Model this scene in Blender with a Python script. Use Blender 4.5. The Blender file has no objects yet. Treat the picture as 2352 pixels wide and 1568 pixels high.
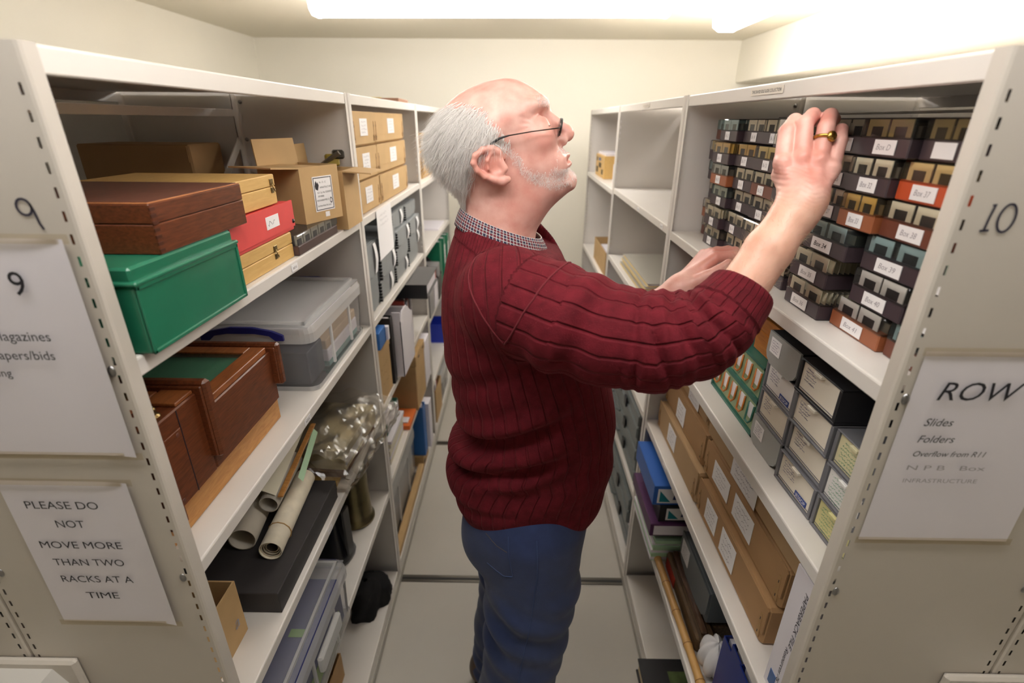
import bpy, bmesh, math, random
import numpy as np
from mathutils import Matrix, Vector
random.seed(7)
rng = np.random.default_rng(7)
SC = bpy.context.scene
COL = SC.collection

# ---------------------------------------------------------------- camera
CAM_H = 1.65
cam_d = bpy.data.cameras.new('camera')
cam_d.sensor_width = 36.0
cam_d.lens = 1163.92 / 2352 * 36.0
cam_d.clip_start = 0.02
cam_d.dof.use_dof = True
cam_d.dof.focus_distance = 0.92
cam_d.dof.aperture_fstop = 3.2
cam = bpy.data.objects.new('camera', cam_d)
COL.objects.link(cam)
PITCH, YAW, ROLL = 0.41045, 0.01008, 0.00753
def _cam_axes():
    cp, sp = math.cos(PITCH), math.sin(PITCH)
    Z = Matrix.Rotation(YAW, 3, 'Z')
    r, u, f = Z @ Vector((1, 0, 0)), Z @ Vector((0, sp, cp)), Z @ Vector((0, cp, -sp))
    cr, sr = math.cos(ROLL), math.sin(ROLL)
    return cr * r + sr * u, -sr * r + cr * u, f
_r, _u, _f = _cam_axes()
cam.matrix_world = Matrix(((_r.x, _u.x, -_f.x, 0), (_r.y, _u.y, -_f.y, 0), (_r.z, _u.z, -_f.z, CAM_H), (0, 0, 0, 1)))
SC.camera = cam

# ---------------------------------------------------------------- world, exposure
wd = bpy.data.worlds.new('world'); SC.world = wd
wd.use_nodes = True
wd.node_tree.nodes['Background'].inputs[0].default_value = (1, .97, .92, 1)
wd.node_tree.nodes['Background'].inputs[1].default_value = 0.05
SC.view_settings.view_transform = 'Standard'
SC.view_settings.look = 'None'
SC.view_settings.gamma = 1.0
SC.view_settings.use_curve_mapping = False
SC.view_settings.exposure = 0.2
TUBE = 16.0            # radiance of the fluorescent diffusers
SC.cycles.max_bounces = 10
SC.cycles.diffuse_bounces = 5
SC.cycles.transparent_max_bounces = 24
SC.cycles.caustics_reflective = False
SC.cycles.caustics_refractive = False

# ---------------------------------------------------------------- helpers
def lin(c):
    return tuple(((x / 255) / 12.92 if x / 255 <= .04045 else ((x / 255 + .055) / 1.055) ** 2.4) for x in c) + (1.0,)

MATS = {}
def mat(name, col, rough=.5, metal=0., noise=None, bump=None, alpha=1., coat=0., emit=0., sss=0., spec=.5, stretch=None, sheen=0.):
    if name in MATS: return MATS[name]
    m = bpy.data.materials.new(name); m.use_nodes = True
    nt = m.node_tree; b = nt.nodes['Principled BSDF']
    c = lin(col)
    b.inputs['Base Color'].default_value = c
    b.inputs['Roughness'].default_value = rough
    b.inputs['Metallic'].default_value = metal
    b.inputs['Specular IOR Level'].default_value = spec
    b.inputs['Coat Weight'].default_value = coat
    b.inputs['Sheen Weight'].default_value = sheen
    if alpha < 1: b.inputs['Alpha'].default_value = alpha
    if emit:
        b.inputs['Emission Color'].default_value = c
        b.inputs['Emission Strength'].default_value = emit
    if sss:
        b.inputs['Subsurface Weight'].default_value = sss
        b.inputs['Subsurface Radius'].default_value = (1, .35, .2)
        b.inputs['Subsurface Scale'].default_value = .006
    if noise or bump:
        tc = nt.nodes.new('ShaderNodeTexCoord'); mp = nt.nodes.new('ShaderNodeMapping')
        nt.links.new(tc.outputs['Object'], mp.inputs['Vector'])
        if stretch: mp.inputs['Scale'].default_value = stretch
    if noise:
        n = nt.nodes.new('ShaderNodeTexNoise'); n.inputs['Scale'].default_value = noise[0]; n.inputs['Detail'].default_value = 6
        nt.links.new(mp.outputs[0], n.inputs['Vector'])
        r = nt.nodes.new('ShaderNodeMapRange'); r.inputs['From Min'].default_value = .3; r.inputs['From Max'].default_value = .7
        r.inputs['To Min'].default_value = 1 - noise[1]; r.inputs['To Max'].default_value = 1 + noise[1]
        nt.links.new(n.outputs['Fac'], r.inputs['Value'])
        mx = nt.nodes.new('ShaderNodeVectorMath'); mx.operation = 'SCALE'
        mx.inputs[0].default_value = c[:3]
        nt.links.new(r.outputs[0], mx.inputs['Scale'])
        nt.links.new(mx.outputs[0], b.inputs['Base Color'])
    if bump:
        n2 = nt.nodes.new('ShaderNodeTexNoise'); n2.inputs['Scale'].default_value = bump[0]; n2.inputs['Detail'].default_value = 4
        nt.links.new(mp.outputs[0], n2.inputs['Vector'])
        bp = nt.nodes.new('ShaderNodeBump'); bp.inputs['Strength'].default_value = bump[1]; bp.inputs['Distance'].default_value = .002
        nt.links.new(n2.outputs['Fac'], bp.inputs['Height'])
        nt.links.new(bp.outputs[0], b.inputs['Normal'])
    MATS[name] = m
    return m

def wood(name, c1, c2, scale=(3, 40, 40), rough=.4, rings=6.):
    if name in MATS: return MATS[name]
    m = bpy.data.materials.new(name); m.use_nodes = True
    nt = m.node_tree; b = nt.nodes['Principled BSDF']
    tc = nt.nodes.new('ShaderNodeTexCoord'); mp = nt.nodes.new('ShaderNodeMapping'); mp.inputs['Scale'].default_value = scale
    nt.links.new(tc.outputs['Object'], mp.inputs['Vector'])
    n = nt.nodes.new('ShaderNodeTexNoise'); n.inputs['Scale'].default_value = rings; n.inputs['Detail'].default_value = 8; n.inputs['Distortion'].default_value = .6
    nt.links.new(mp.outputs[0], n.inputs['Vector'])
    cr = nt.nodes.new('ShaderNodeValToRGB')
    cr.color_ramp.elements[0].position = .3; cr.color_ramp.elements[0].color = lin(c1)
    cr.color_ramp.elements[1].position = .7; cr.color_ramp.elements[1].color = lin(c2)
    nt.links.new(n.outputs['Fac'], cr.inputs[0]); nt.links.new(cr.outputs[0], b.inputs['Base Color'])
    b.inputs['Roughness'].default_value = rough
    MATS[name] = m
    return m

def clear(name, col, body=.2, rough=.15, gloss=.12):
    """thin clear or milky plastic: mostly see-through, some body colour, some shine"""
    if name in MATS: return MATS[name]
    m = bpy.data.materials.new(name); m.use_nodes = True
    nt = m.node_tree; nt.nodes.remove(nt.nodes['Principled BSDF']); out = nt.nodes['Material Output']
    t = nt.nodes.new('ShaderNodeBsdfTransparent'); t.inputs[0].default_value = lin(col)
    d = nt.nodes.new('ShaderNodeBsdfDiffuse'); d.inputs[0].default_value = lin(col)
    g = nt.nodes.new('ShaderNodeBsdfGlossy'); g.inputs['Roughness'].default_value = rough
    fr = nt.nodes.new('ShaderNodeLayerWeight'); fr.inputs['Blend'].default_value = gloss
    m1 = nt.nodes.new('ShaderNodeMixShader'); m1.inputs[0].default_value = body
    tl = nt.nodes.new('ShaderNodeBsdfTranslucent'); tl.inputs[0].default_value = lin(col)
    md = nt.nodes.new('ShaderNodeMixShader'); md.inputs[0].default_value = .45
    nt.links.new(d.outputs[0], md.inputs[1]); nt.links.new(tl.outputs[0], md.inputs[2])
    nt.links.new(t.outputs[0], m1.inputs[1]); nt.links.new(md.outputs[0], m1.inputs[2])
    m2 = nt.nodes.new('ShaderNodeMixShader')
    nt.links.new(fr.outputs['Fresnel'], m2.inputs[0]); nt.links.new(m1.outputs[0], m2.inputs[1]); nt.links.new(g.outputs[0], m2.inputs[2])
    nt.links.new(m2.outputs[0], out.inputs['Surface'])
    MATS[name] = m
    return m

def tag(o, label=None, cat=None, group=None, kind=None):
    if label: o['label'] = label
    if cat: o['category'] = cat
    if group: o['group'] = group
    if kind: o['kind'] = kind
    return o

class MB:
    """collects vertices and faces of one part"""
    def __init__(s): s.v = []; s.f = []
    def add(s, v, f):
        n = len(s.v); s.v += [tuple(p) for p in v]; s.f += [tuple(i + n for i in q) for q in f]; return s
    def box(s, x0, x1, y0, y1, z0, z1, b=0.):
        lo, hi = (x0, y0, z0), (x1, y1, z1)
        if b <= 0:
            v = [(x, y, z) for x in (x0, x1) for y in (y0, y1) for z in (z0, z1)]
            return s.add(v, [(0, 1, 3, 2), (4, 6, 7, 5), (0, 4, 5, 1), (2, 3, 7, 6), (0, 2, 6, 4), (1, 5, 7, 3)])
        b = min(b, .49 * min(x1 - x0, y1 - y0, z1 - z0))
        v = []; ID = {}
        for c in [(i, j, k) for i in (0, 1) for j in (0, 1) for k in (0, 1)]:
            for a in range(3):
                p = []
                for q in range(3):
                    e = hi[q] if c[q] else lo[q]
                    if q != a: e += -b if c[q] else b
                    p.append(e)
                ID[c, a] = len(v); v.append(p)
        f = []
        for a in range(3):
            o1, o2 = [q for q in range(3) if q != a]
            for e in (0, 1):
                def C(i, j):
                    c = [0, 0, 0]; c[a] = e; c[o1] = i; c[o2] = j; return tuple(c)
                f.append(tuple(ID[C(i, j), a] for i, j in ((0, 0), (1, 0), (1, 1), (0, 1))))
        for a in range(3):
            o1, o2 = [q for q in range(3) if q != a]
            for i in (0, 1):
                for j in (0, 1):
                    c0 = [0, 0, 0]; c0[o1] = i; c0[o2] = j; c1 = list(c0); c1[a] = 1
                    c0, c1 = tuple(c0), tuple(c1)
                    f.append((ID[c0, o1], ID[c1, o1], ID[c1, o2], ID[c0, o2]))
        for c in [(i, j, k) for i in (0, 1) for j in (0, 1) for k in (0, 1)]:
            f.append((ID[c, 0], ID[c, 1], ID[c, 2]))
        return s.add(v, f)
    def prism(s, poly, axis, a0, a1):
        """closed 2-D polygon swept along an axis; poly holds the other two coordinates in x,y,z order"""
        n = len(poly); v = []
        for a in (a0, a1):
            for p in poly:
                q = list(p); q.insert('xyz'.index(axis), a); v.append(q)
        f = [tuple(range(n)), tuple(range(2 * n - 1, n - 1, -1))] + [(i, (i + 1) % n, n + (i + 1) % n, n + i) for i in range(n)]
        return s.add(v, f)
    def tube(s, path, r, n=8, caps=True, flat=1.):
        P = [Vector(p) for p in path]; m = len(P)
        R = r if isinstance(r, (list, tuple)) else [r] * m
        up = Vector((0, 0, 1)); v = []
        prev = None
        for i in range(m):
            t = (P[min(i + 1, m - 1)] - P[max(i - 1, 0)]).normalized()
            if prev is None:
                a = up if abs(t.dot(up)) < .9 else Vector((1, 0, 0))
                e1 = t.cross(a).normalized()
            else:
                e1 = (prev - t * prev.dot(t)).normalized()
            prev = e1; e2 = t.cross(e1)
            for k in range(n):
                g = 2 * math.pi * k / n
                v.append(P[i] + e1 * math.cos(g) * R[i] + e2 * math.sin(g) * R[i] * flat)
        f = [(i * n + k, i * n + (k + 1) % n, (i + 1) * n + (k + 1) % n, (i + 1) * n + k) for i in range(m - 1) for k in range(n)]
        if caps: f += [tuple(range(n - 1, -1, -1)), tuple((m - 1) * n + k for k in range(n))]
        return s.add(v, f)
    def lathe(s, prof, cx=0, cy=0, n=24):
        v = [(cx + r * math.cos(2 * math.pi * k / n), cy + r * math.sin(2 * math.pi * k / n), z) for r, z in prof for k in range(n)]
        m = len(prof)
        f = [(i * n + k, i * n + (k + 1) % n, (i + 1) * n + (k + 1) % n, (i + 1) * n + k) for i in range(m - 1) for k in range(n)]
        return s.add(v, f)
    def grid(s, fn, nu, nv):
        v = [fn(i / nu, j / nv) for i in range(nu + 1) for j in range(nv + 1)]
        w = nv + 1
        return s.add(v, [(i * w + j, (i + 1) * w + j, (i + 1) * w + j + 1, i * w + j + 1) for i in range(nu) for j in range(nv)])
    def xf(s, M):
        s.v = [tuple(M @ Vector(p)) for p in s.v]; return s
    def build(s, name, m, parent=None, smooth=False, kind=None, fix=True):
        me = bpy.data.meshes.new(name); me.from_pydata(s.v, [], s.f)
        if fix and len(s.f) < 20000:
            bm = bmesh.new(); bm.from_mesh(me); bmesh.ops.recalc_face_normals(bm, faces=bm.faces); bm.to_mesh(me); bm.free()
        if smooth: me.polygons.foreach_set('use_smooth', [True] * len(me.polygons))
        me.materials.append(m)
        o = bpy.data.objects.new(name, me); COL.objects.link(o)
        if parent: o.parent = parent
        if kind: o['kind'] = kind
        return o

def empty(name, loc, rz=0., label=None, cat=None, group=None):
    o = bpy.data.objects.new(name, None); COL.objects.link(o)
    o.empty_display_size = .02
    o.location = loc; o.rotation_euler = (0, 0, rz)
    return tag(o, label, cat, group)

def put(side, name, label, cat, xf, y, z, yaw=0., group=None):
    """a thing on a rack, front edge facing the aisle. Local x runs to the viewer's right, local y into the shelf.
    y is the far-left front corner as the viewer facing that rack sees it."""
    a = math.pi / 2 if side == 'L' else -math.pi / 2
    return empty(name, (xf, y, z), a + math.radians(yaw), label, cat, group)

def copy_tree(o, parent=None):
    c = o.copy(); COL.objects.link(c); c.parent = parent
    for ch in list(o.children): copy_tree(ch, c)
    return c

_font_cache = {}
def text(s, width, origin, xdir, up, m, parent=None, name='lettering', shear=0., height=None, weight=0.):
    """printed or written characters as flat geometry, scaled to a given width (or letter height)"""
    key = (s, shear, weight)
    if key not in _font_cache:
        cu = bpy.data.curves.new('t', 'FONT'); cu.body = s; cu.size = 1.; cu.shear = shear; cu.resolution_u = 3; cu.offset = weight
        ob = bpy.data.objects.new('t', cu); COL.objects.link(ob)
        me = bpy.data.meshes.new_from_object(ob)
        v = [tuple(p.co) for p in me.vertices]; f = [tuple(p.vertices) for p in me.polygons]
        bpy.data.objects.remove(ob); bpy.data.curves.remove(cu); bpy.data.meshes.remove(me)
        _font_cache[key] = (v, f)
    v, f = _font_cache[key]
    x0 = min(p[0] for p in v); x1 = max(p[0] for p in v)
    k = width / (x1 - x0)
    kz = k if height is None else height / .72
    O, X, U = Vector(origin), Vector(xdir), Vector(up)
    mb = MB(); mb.add([O + X * ((p[0] - x0) * k) + U * (p[1] * kz) for p in v], f)
    return mb.build(name, m, parent, fix=False)

def scribble(parent, x0, x1, z0, z1, y, lines, m, name='handwriting', seed=0, w=.0004):
    """rows of pen writing on a label standing in the local xz plane at depth y"""
    R = random.Random(seed); mb = MB()
    for i in range(lines):
        z = z1 - (i + .6) * (z1 - z0) / lines
        x = x0 + R.uniform(0, .1) * (x1 - x0); e = x0 + R.uniform(.7, 1.) * (x1 - x0)
        h = (z1 - z0) / lines * .28
        pts = []
        while x < e:
            pts.append((x, z + R.uniform(-h, h))); x += h * R.uniform(.5, 1.)
        for a, b in zip(pts[:-1], pts[1:]):
            if R.random() < .13: continue
            dx, dz = b[0] - a[0], b[1] - a[1]; L = math.hypot(dx, dz) or 1
            nx, nz = -dz / L * w, dx / L * w
            mb.add([(a[0] - nx, y, a[1] - nz), (b[0] - nx, y, b[1] - nz), (b[0] + nx, y, b[1] + nz), (a[0] + nx, y, a[1] + nz)], [(0, 1, 2, 3)])
    if mb.f: return mb.build(name, m, parent, fix=False, kind='stuff')

def stroke(pts, w, parent, m, name, y):
    """a felt-pen stroke in the local xz plane"""
    mb = MB(); P = [Vector((p[0], p[1])) for p in pts]; L = []; Rr = []
    for i in range(len(P)):
        t = (P[min(i + 1, len(P) - 1)] - P[max(i - 1, 0)]).normalized(); n = Vector((-t.y, t.x)) * w / 2
        L.append(P[i] + n); Rr.append(P[i] - n)
    v = [(p.x, y, p.y) for p in L] + [(p.x, y, p.y) for p in Rr]; n = len(P)
    mb.add(v, [(i, i + 1, n + i + 1, n + i) for i in range(n - 1)])
    return mb.build(name, m, parent, fix=False)

# ---------------------------------------------------------------- shared materials
PAINT = mat('rack_paint', (224, 219, 214), .38, noise=(9, .02))
PAINT2 = mat('rack_paint_panel', (206, 199, 190), .45, noise=(6, .03))
WALL = mat('wall_paint', (245, 241, 230), .8, noise=(3, .01))
CEIL = mat('ceiling_paint', (232, 226, 210), .8, noise=(2, .01))
PAPER = mat('white_paper', (236, 232, 240), .7)
LABELM = mat('label_paper', (244, 242, 244), .6)
INK = mat('black_ink', (34, 32, 42), .6)
PENCIL = mat('pencil_grey', (168, 164, 170), .7)
BLUEINK = mat('blue_ink', (92, 84, 130), .7)
GREYINK = mat('faded_ink', (165, 160, 168), .7)
GREENINK = mat('green_ink', (90, 160, 120), .7)
CARD = mat('brown_card', (198, 164, 116), .75, noise=(14, .06), bump=(60, .05))
CARD2 = mat('brown_card_dark', (172, 136, 92), .75, noise=(14, .06))
BLACKP = mat('black_plastic', (34, 33, 36), .45)
STEEL = mat('steel', (150, 150, 152), .3, metal=1.)
BRASS = mat('brass', (150, 130, 88), .32, metal=1., noise=(30, .2))

# ---------------------------------------------------------------- room shell
YW, ZC, XWL, XWR, YF = 3.82, 2.14, -1.75, 1.76, -2.2
def struct(name, mb, m): return tag(mb.build(name, m), kind='structure')
FLOORM = mat('floor_vinyl', (190, 185, 177), .55, noise=(2.5, .035), bump=(120, .03))
floor = struct('floor', MB().box(XWL, XWR, YF, YW, -.06, 0), FLOORM)
struct('ceiling', MB().box(XWL - .1, XWR + .1, YF - .1, YW + .1, ZC, ZC + .08), CEIL)
struct('wall_back', MB().box(XWL - .1, XWR + .1, YW, YW + .1, 0, ZC), WALL)
struct('wall_left', MB().box(XWL - .1, XWL, YF - .1, YW, 0, ZC), WALL)
struct('wall_right', MB().box(XWR, XWR + .1, YF - .1, YW, 0, ZC), WALL)
struct('wall_front', MB().box(XWL, XWR, YF - .1, YF, 0, ZC), WALL)
struct('trim_1', MB().box(1.44, XWR, YF, YW, 1.893, ZC, .004), WALL)          # boxed-in bulkhead along the right wall
RAILM = mat('track_steel', (92, 88, 82), .35, metal=.8)
RAILD = mat('track_slot', (22, 21, 20), .6)
for yy in (1.449, 2.36, .55):
    r = MB().box(XWL, XWR, yy - .016, yy + .016, 0, .0025).build('rail_track', RAILM, floor)
    MB().box(XWL, XWR, yy - .005, yy + .004, .0025, .0032).build('rail_slot', RAILD, r)

# ---------------------------------------------------------------- ceiling lights
DIFF = mat('lit_diffuser', (255, 252, 249), .5, emit=TUBE)
CAPM = mat('light_cap', (240, 238, 230), .4)
DIFF2 = mat('lit_diffuser_dimmed', (255, 252, 249), .5, emit=TUBE * .78)  # output lowered for the unseen near lamp, so the man's crown doesn't burn out
def ceiling_light(loc, rz, L, label, DIFF=DIFF):
    t = empty('ceiling_light', loc, rz, label, 'light', 'fluorescent ceiling lights')
    h = .085
    MB().box(-L / 2 + .01, L / 2 - .01, -.055, .055, h - .018, h).build('housing', CAPM, t)
    pr = [(-.07, h - .02), (-.062, .022), (-.035, .002), (.035, .002), (.062, .022), (.07, h - .02)]
    MB().prism(pr, 'x', -L / 2 + .014, L / 2 - .014).build('diffuser', DIFF, t)
    pr2 = [(-.072, h - .012), (-.064, .018), (-.036, 0), (.036, 0), (.064, .018), (.072, h - .012)]
    for e in (-1, 1):
        a, b = sorted((e * (L / 2 - .014), e * L / 2))
        MB().prism(pr2, 'x', a, b).build('end_cap', DIFF, t)
    return t
ceiling_light((-.13, 2.52, ZC - .086), math.radians(-1.5), 1.5, 'fluorescent ceiling light running across the aisle above the man')
ceiling_light((1.0, 2.13, ZC - .086), math.pi / 2, 1.5, 'fluorescent ceiling light running lengthwise above the right-hand rack')
ceiling_light((-.05, .38, ZC - .086), 0, 1.5, 'fluorescent ceiling light overhead out of view, across the mouth of the aisle', DIFF2)

# ---------------------------------------------------------------- mobile shelving racks
XL, XR, DEP = -.4425, .426, .290
ZT = 1.712
BAYS = [(.5276, 1.4145), (1.4655, 2.345), (2.3955, 3.284)]
LEV = {'L': [[1.393, 1.077, .76, .45], [1.392, 1.077, .765, .465], [1.383, 1.066, .72, .36]],
       'R': [[1.371, 1.072, .757, .42], [1.378, 1.08, .757, .42], [1.366, .92, .6, .3]]}
def frame_mesh(X, d0, d1, ys, fl, z0, z1, slots=True):
    """pressed sheet frame with folded edges and two columns of real slots"""
    w = d1 - d0
    prof = [(0, ys + fl * .0195), (0, ys + fl * .004), (.0012, ys + fl * .0012), (.004, ys), (.0088, ys), (.0118, ys),
            (w - .0118, ys), (w - .0088, ys), (w - .004, ys), (w - .0012, ys + fl * .0012), (w, ys + fl * .004), (w, ys + fl * .0195)]
    holes = (4, 6) if slots else ()
    zz = [z0]; k = 0
    zs = z1 - .034
    rows = []
    while zs - .0105 > z0 + .03:
        rows.append((zs - .0105, zs)); zs -= .0229
    for a, b in reversed(rows): zz += [a, b]
    zz.append(z1)
    mb = MB(); n = len(prof)
    for z in zz: mb.v += [(X(d0 + d), y, z) for d, y in prof]
    for r in range(len(zz) - 1):
        for c in range(n - 1):
            if c in holes and r % 2 == 1: continue
            mb.f.append((r * n + c, r * n + c + 1, (r + 1) * n + c + 1, (r + 1) * n + c))
    return mb
def shelf_mb(X, d0, d1, y0, y1, z, lip):
    p = [(d1, z), (d0 + .0028, z), (d0 + .0008, z - .0008), (d0, z - .0028), (d0, z - lip + .0015), (d0 + .0012, z - lip), (d0 + .014, z - lip),
         (d0 + .014, z - lip + .0012), (d0 + .0016, z - lip + .0016), (d0 + .0016, z - .0035), (d0 + .003, z - .0016), (d1, z - .0016)]
    v = []
    mb = MB(); n = len(p)
    for y in (y0, y1): mb.v += [(X(d), y, zz) for d, zz in p]
    mb.f = [(i, (i + 1) % n, n + (i + 1) % n, n + i) for i in range(n)]
    return mb
RACK = {}
def rack(side, label, full=True, shift=0.):
    s = 1 if side == 'R' else -1
    xf = (XR if side == 'R' else XL) + shift
    X = lambda d: xf + s * d
    t = empty('mobile_shelving_rack', (0, 0, 0), 0, label, 'shelving', 'mobile shelving racks')
    fr = [(.508, 1), (1.4355, -1), (1.4445, 1), (2.3655, -1), (2.3745, 1), (3.305, -1)]
    if not full: fr = [(.508, 1), (1.44, 1), (2.37, 1), (3.305, -1)]
    for i, (y, fl) in enumerate(fr):
        for a in (0, DEP + .002):
            frame_mesh(X, a, a + DEP, y, fl, .03, ZT + .001, full).build('end_panel' if i == 0 else 'upright_frame', PAINT2 if i == 0 else PAINT, t, fix=False)
    for bi, (y0, y1) in enumerate(BAYS):
        for hi_ in (0, 1):
            f0 = (lambda d: X(d)) if hi_ == 0 else (lambda d: X(2 * DEP + .002 - d))
            shelf_mb(f0, .0005, DEP - .003, y0, y1, ZT, .0255).build('top_panel', PAINT, t)
            for z in LEV[side][bi]:
                shelf_mb(f0, .0005, DEP - .006, y0 - .012, y1 + .012, z, .0235).build('shelf', PAINT, t)
            shelf_mb(f0, .0005, DEP - .003, y0, y1, .075, .045).build('base_shelf', PAINT, t)
    MB().box(*sorted((X(.012), X(2 * DEP - .01))), .50, 3.31, .004, .03).build('undercarriage', RAILM, t)
    if full:
        MB().box(*sorted((X(-.004), X(.006))), .495, 3.315, .003, .034, .002).build('kick_rail', mat('kick_rail', (176, 172, 164), .4), t)
        xc = X(DEP + .001)
        MB().box(xc - .004, xc + .004, .53, 1.41, 1.655 if s < 0 else 1.667, 1.672, .001).build('tie_bar', PAINT, t)
        for (ya, za, yb, zb) in ((1.425, 1.60, .62, .95), (1.425, .62, .62, 1.27)):
            a, b = Vector((xc, ya, za)), Vector((xc, yb, zb)); dd = (b - a).normalized(); n = Vector((0, -dd.z, dd.y)) * .010
            e = Vector((.0012, 0, 0))
            mb = MB(); mb.add([a + n - e, a - n - e, b - n - e, b + n - e, a + n + e, a - n + e, b - n + e, b + n + e],
                              [(0, 1, 2, 3), (7, 6, 5, 4), (0, 4, 5, 1), (1, 5, 6, 2), (2, 6, 7, 3), (3, 7, 4, 0)])
            mb.build('brace', PAINT, t)
        for d, z in ((.0165, 1.386 if s < 0 else 1.363), (.0165, 1.066 if s < 0 else 1.06), (.034, 1.698), (DEP - .02, 1.386), (DEP - .02, 1.07)):
            b = MB(); b.lathe([(0, .0028), (.003, .0026), (.0052, .0012), (.0056, 0)], n=14)
            b.xf(Matrix.Translation((X(d), .5079, z)) @ Matrix.Rotation(math.pi / 2, 4, 'X') @ Matrix.Diagonal((.8, 1.25, 1, 1)))
            b.build('bolt', STEEL, t, smooth=True)
        for y in (1.4345,):
            for d, z in ((DEP - .012, 1.69), (DEP - .012, 1.60)):
                b = MB(); b.lathe([(0, .003), (.004, .0025), (.0052, 0)], n=12)
                b.xf(Matrix.Translation((X(d), y, z)) @ Matrix.Rotation(math.pi / 2, 4, 'X')); b.build('bolt', STEEL, t, smooth=True)
    RACK[side] = t
    return t
rack('L', 'cream metal shelving rack on the left of the aisle, marked 9')
rack('R', 'cream metal shelving rack on the right of the aisle, marked 10')
for sd, sh, lb in (('L', -.585, 'cream rack closed up behind the left-hand rack'), ('R', .585, 'cream rack closed up behind the right-hand rack')):
    keep = RACK[sd]; rack(sd, lb, False, sh); RACK[sd] = keep

# drive housings on the rack ends, low down
HOUS = mat('drive_housing', (206, 203, 198), .4)
for s, lb in ((-1, 'pale drive housing low on the left rack end, below the racks notice'), (1, 'pale drive housing low on the right rack end')):
    t = empty('drive_housing', ((-.735 if s < 0 else .718), .507, .665), 0, lb, 'housing', 'rack drive housings')
    MB().prism([(-.062, 0), (.062, 0), (.055, .19), (.040, .222), (-.040, .222), (-.055, .19)], 'y', -.085, -.012).build('cover', HOUS, t)
    MB().box(-.075, .075, -.012, 0, -.02, .235, .004).build('back_plate', PAINT2, t)

# ================================================================ things on the racks: builders
def label_card(t, x0, x1, z0, z1, y, lines=3, ink=None, seed=0, b=0., name='label'):
    """stuck-on paper label on a front face (local xz plane), with writing as its sub-part"""
    l = MB().box(x0, x1, y - .0007, y, z0, z1).build(name, LABELM, t)
    if lines:
        m = .1 * (x1 - x0)
        scribble(l, x0 + m, x1 - m, z0 + .12 * (z1 - z0), z1 - .08 * (z1 - z0), y - .0009, lines, ink or GREYINK, seed=seed, w=max(.00025, (z1 - z0) / lines * .035))
    return l

def archive_box(side, label, xf, y, z, w, d, h, labels=(), yaw=0, m=None, group=None, flap=True, seed=0):
    t = put(side, 'archive_box', label, 'box', xf, y, z, yaw, group)
    m = m or CARD
    b = min(.006, h * .1)
    MB().box(0, w, .0015, d, 0, h * .985, b).build('body', m, t)
    if flap:      # folded lid with its hanging front flap and stitched side tongues
        MB().prism([(0, h * .30), (w, h * .30), (w, h * .94), (w - .004, h), (.004, h), (0, h * .94)], 'y', 0, .0025).build('flap', m, t)
        for e in (0, 1):
            x = .008 if e == 0 else w - .022
            MB().prism([(x, h * .12), (x + .014, h * .12), (x + .010, h * .72), (x + .004, h * .72)], 'y', -.0008, .001).build('tongue', CARD2, t)
            for zz in (.2, .55):
                MB().box(x + .0062, x + .0078, -.0012, 0, h * zz, h * zz + .006).build('staple', INK, t)
    for i, (a, bb, c, dd) in enumerate(labels):
        label_card(t, a * w, bb * w, c * h, dd * h, -.0003, 4, seed=seed + i)
    return t

def lined_box(t, w, d, h, m, split=.5, b=.0015, top=None):
    """lidded wooden box: body and lid with a fine seam"""
    MB().box(0, w, 0, d, 0, h * split - .0004, b).build('body', m, t)
    return MB().box(0, w, 0, d, h * split + .0004, h, b).build('lid', top or m, t)

def hasp(t, x, z, y=0., k=1.):
    c = MB().box(x - .006 * k, x + .006 * k, y - .0015, y, z + .002, z + .012 * k, .0005).build('catch_plate', BRASS, t)
    MB().box(x - .005 * k, x + .005 * k, y - .0012, y, z - .010 * k, z - .001, .0004).build('catch_keeper', BRASS, t)
    MB().tube([(x - .002, y - .003, z + .006 * k), (x - .002, y - .004, z - .003 * k), (x + .002, y - .0045, z - .007 * k), (x + .004, y - .003, z - .004 * k)], .0011, 6).build('hook', BRASS, t, smooth=True)

def binder(side, name, label, xf, y, z, w, d, h, m, yaw=0, group=None, hole=True, lab=True, seed=0, inner=None):
    """upright lever arch file seen from its spine"""
    t = put(side, name, label, 'binder', xf, y, z, yaw, group)
    MB().box(0, w, 0, .003, 0, h, .001).build('spine', m, t)
    for e in (0, 1):
        MB().box(0 if e == 0 else w - .003, .003 if e == 0 else w, .0031, d, 0, h, .0008).build('cover', m, t)
    MB().box(.004, w - .004, .012, d - .004, .003, h - .006).build('paper_block', inner or PAPER, t)
    if hole:
        b = MB(); b.lathe([(.0075, 0), (.0095, -.001), (.0105, 0)], n=16)
        b.xf(Matrix.Translation((w / 2, -.0004, h * .14)) @ Matrix.Rotation(-math.pi / 2, 4, 'X')); b.build('finger_ring', STEEL, t, smooth=True)
    if lab: label_card(t, w * .18, w * .82, h * .45, h * .85, -.0002, 3, seed=seed)
    return t

def papers(side, label, xf, y, z, w, d, n, th, m=None, yaw=0, group=None, seed=0, name='paper_stack', cat='papers'):
    t = put(side, name, label, cat, xf, y, z, yaw, group)
    R = random.Random(seed); zz = 0
    for i in range(n):
        a = R.uniform(-.006, .006); b = R.uniform(-.006, .006); h = th * R.uniform(.6, 1.4)
        MB().box(a, w + a, b + .007, d + b, zz, zz + h).build('sheet_bundle', m if (m and i % 2 == 0) else PAPER, t); zz += h
    return t

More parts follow.
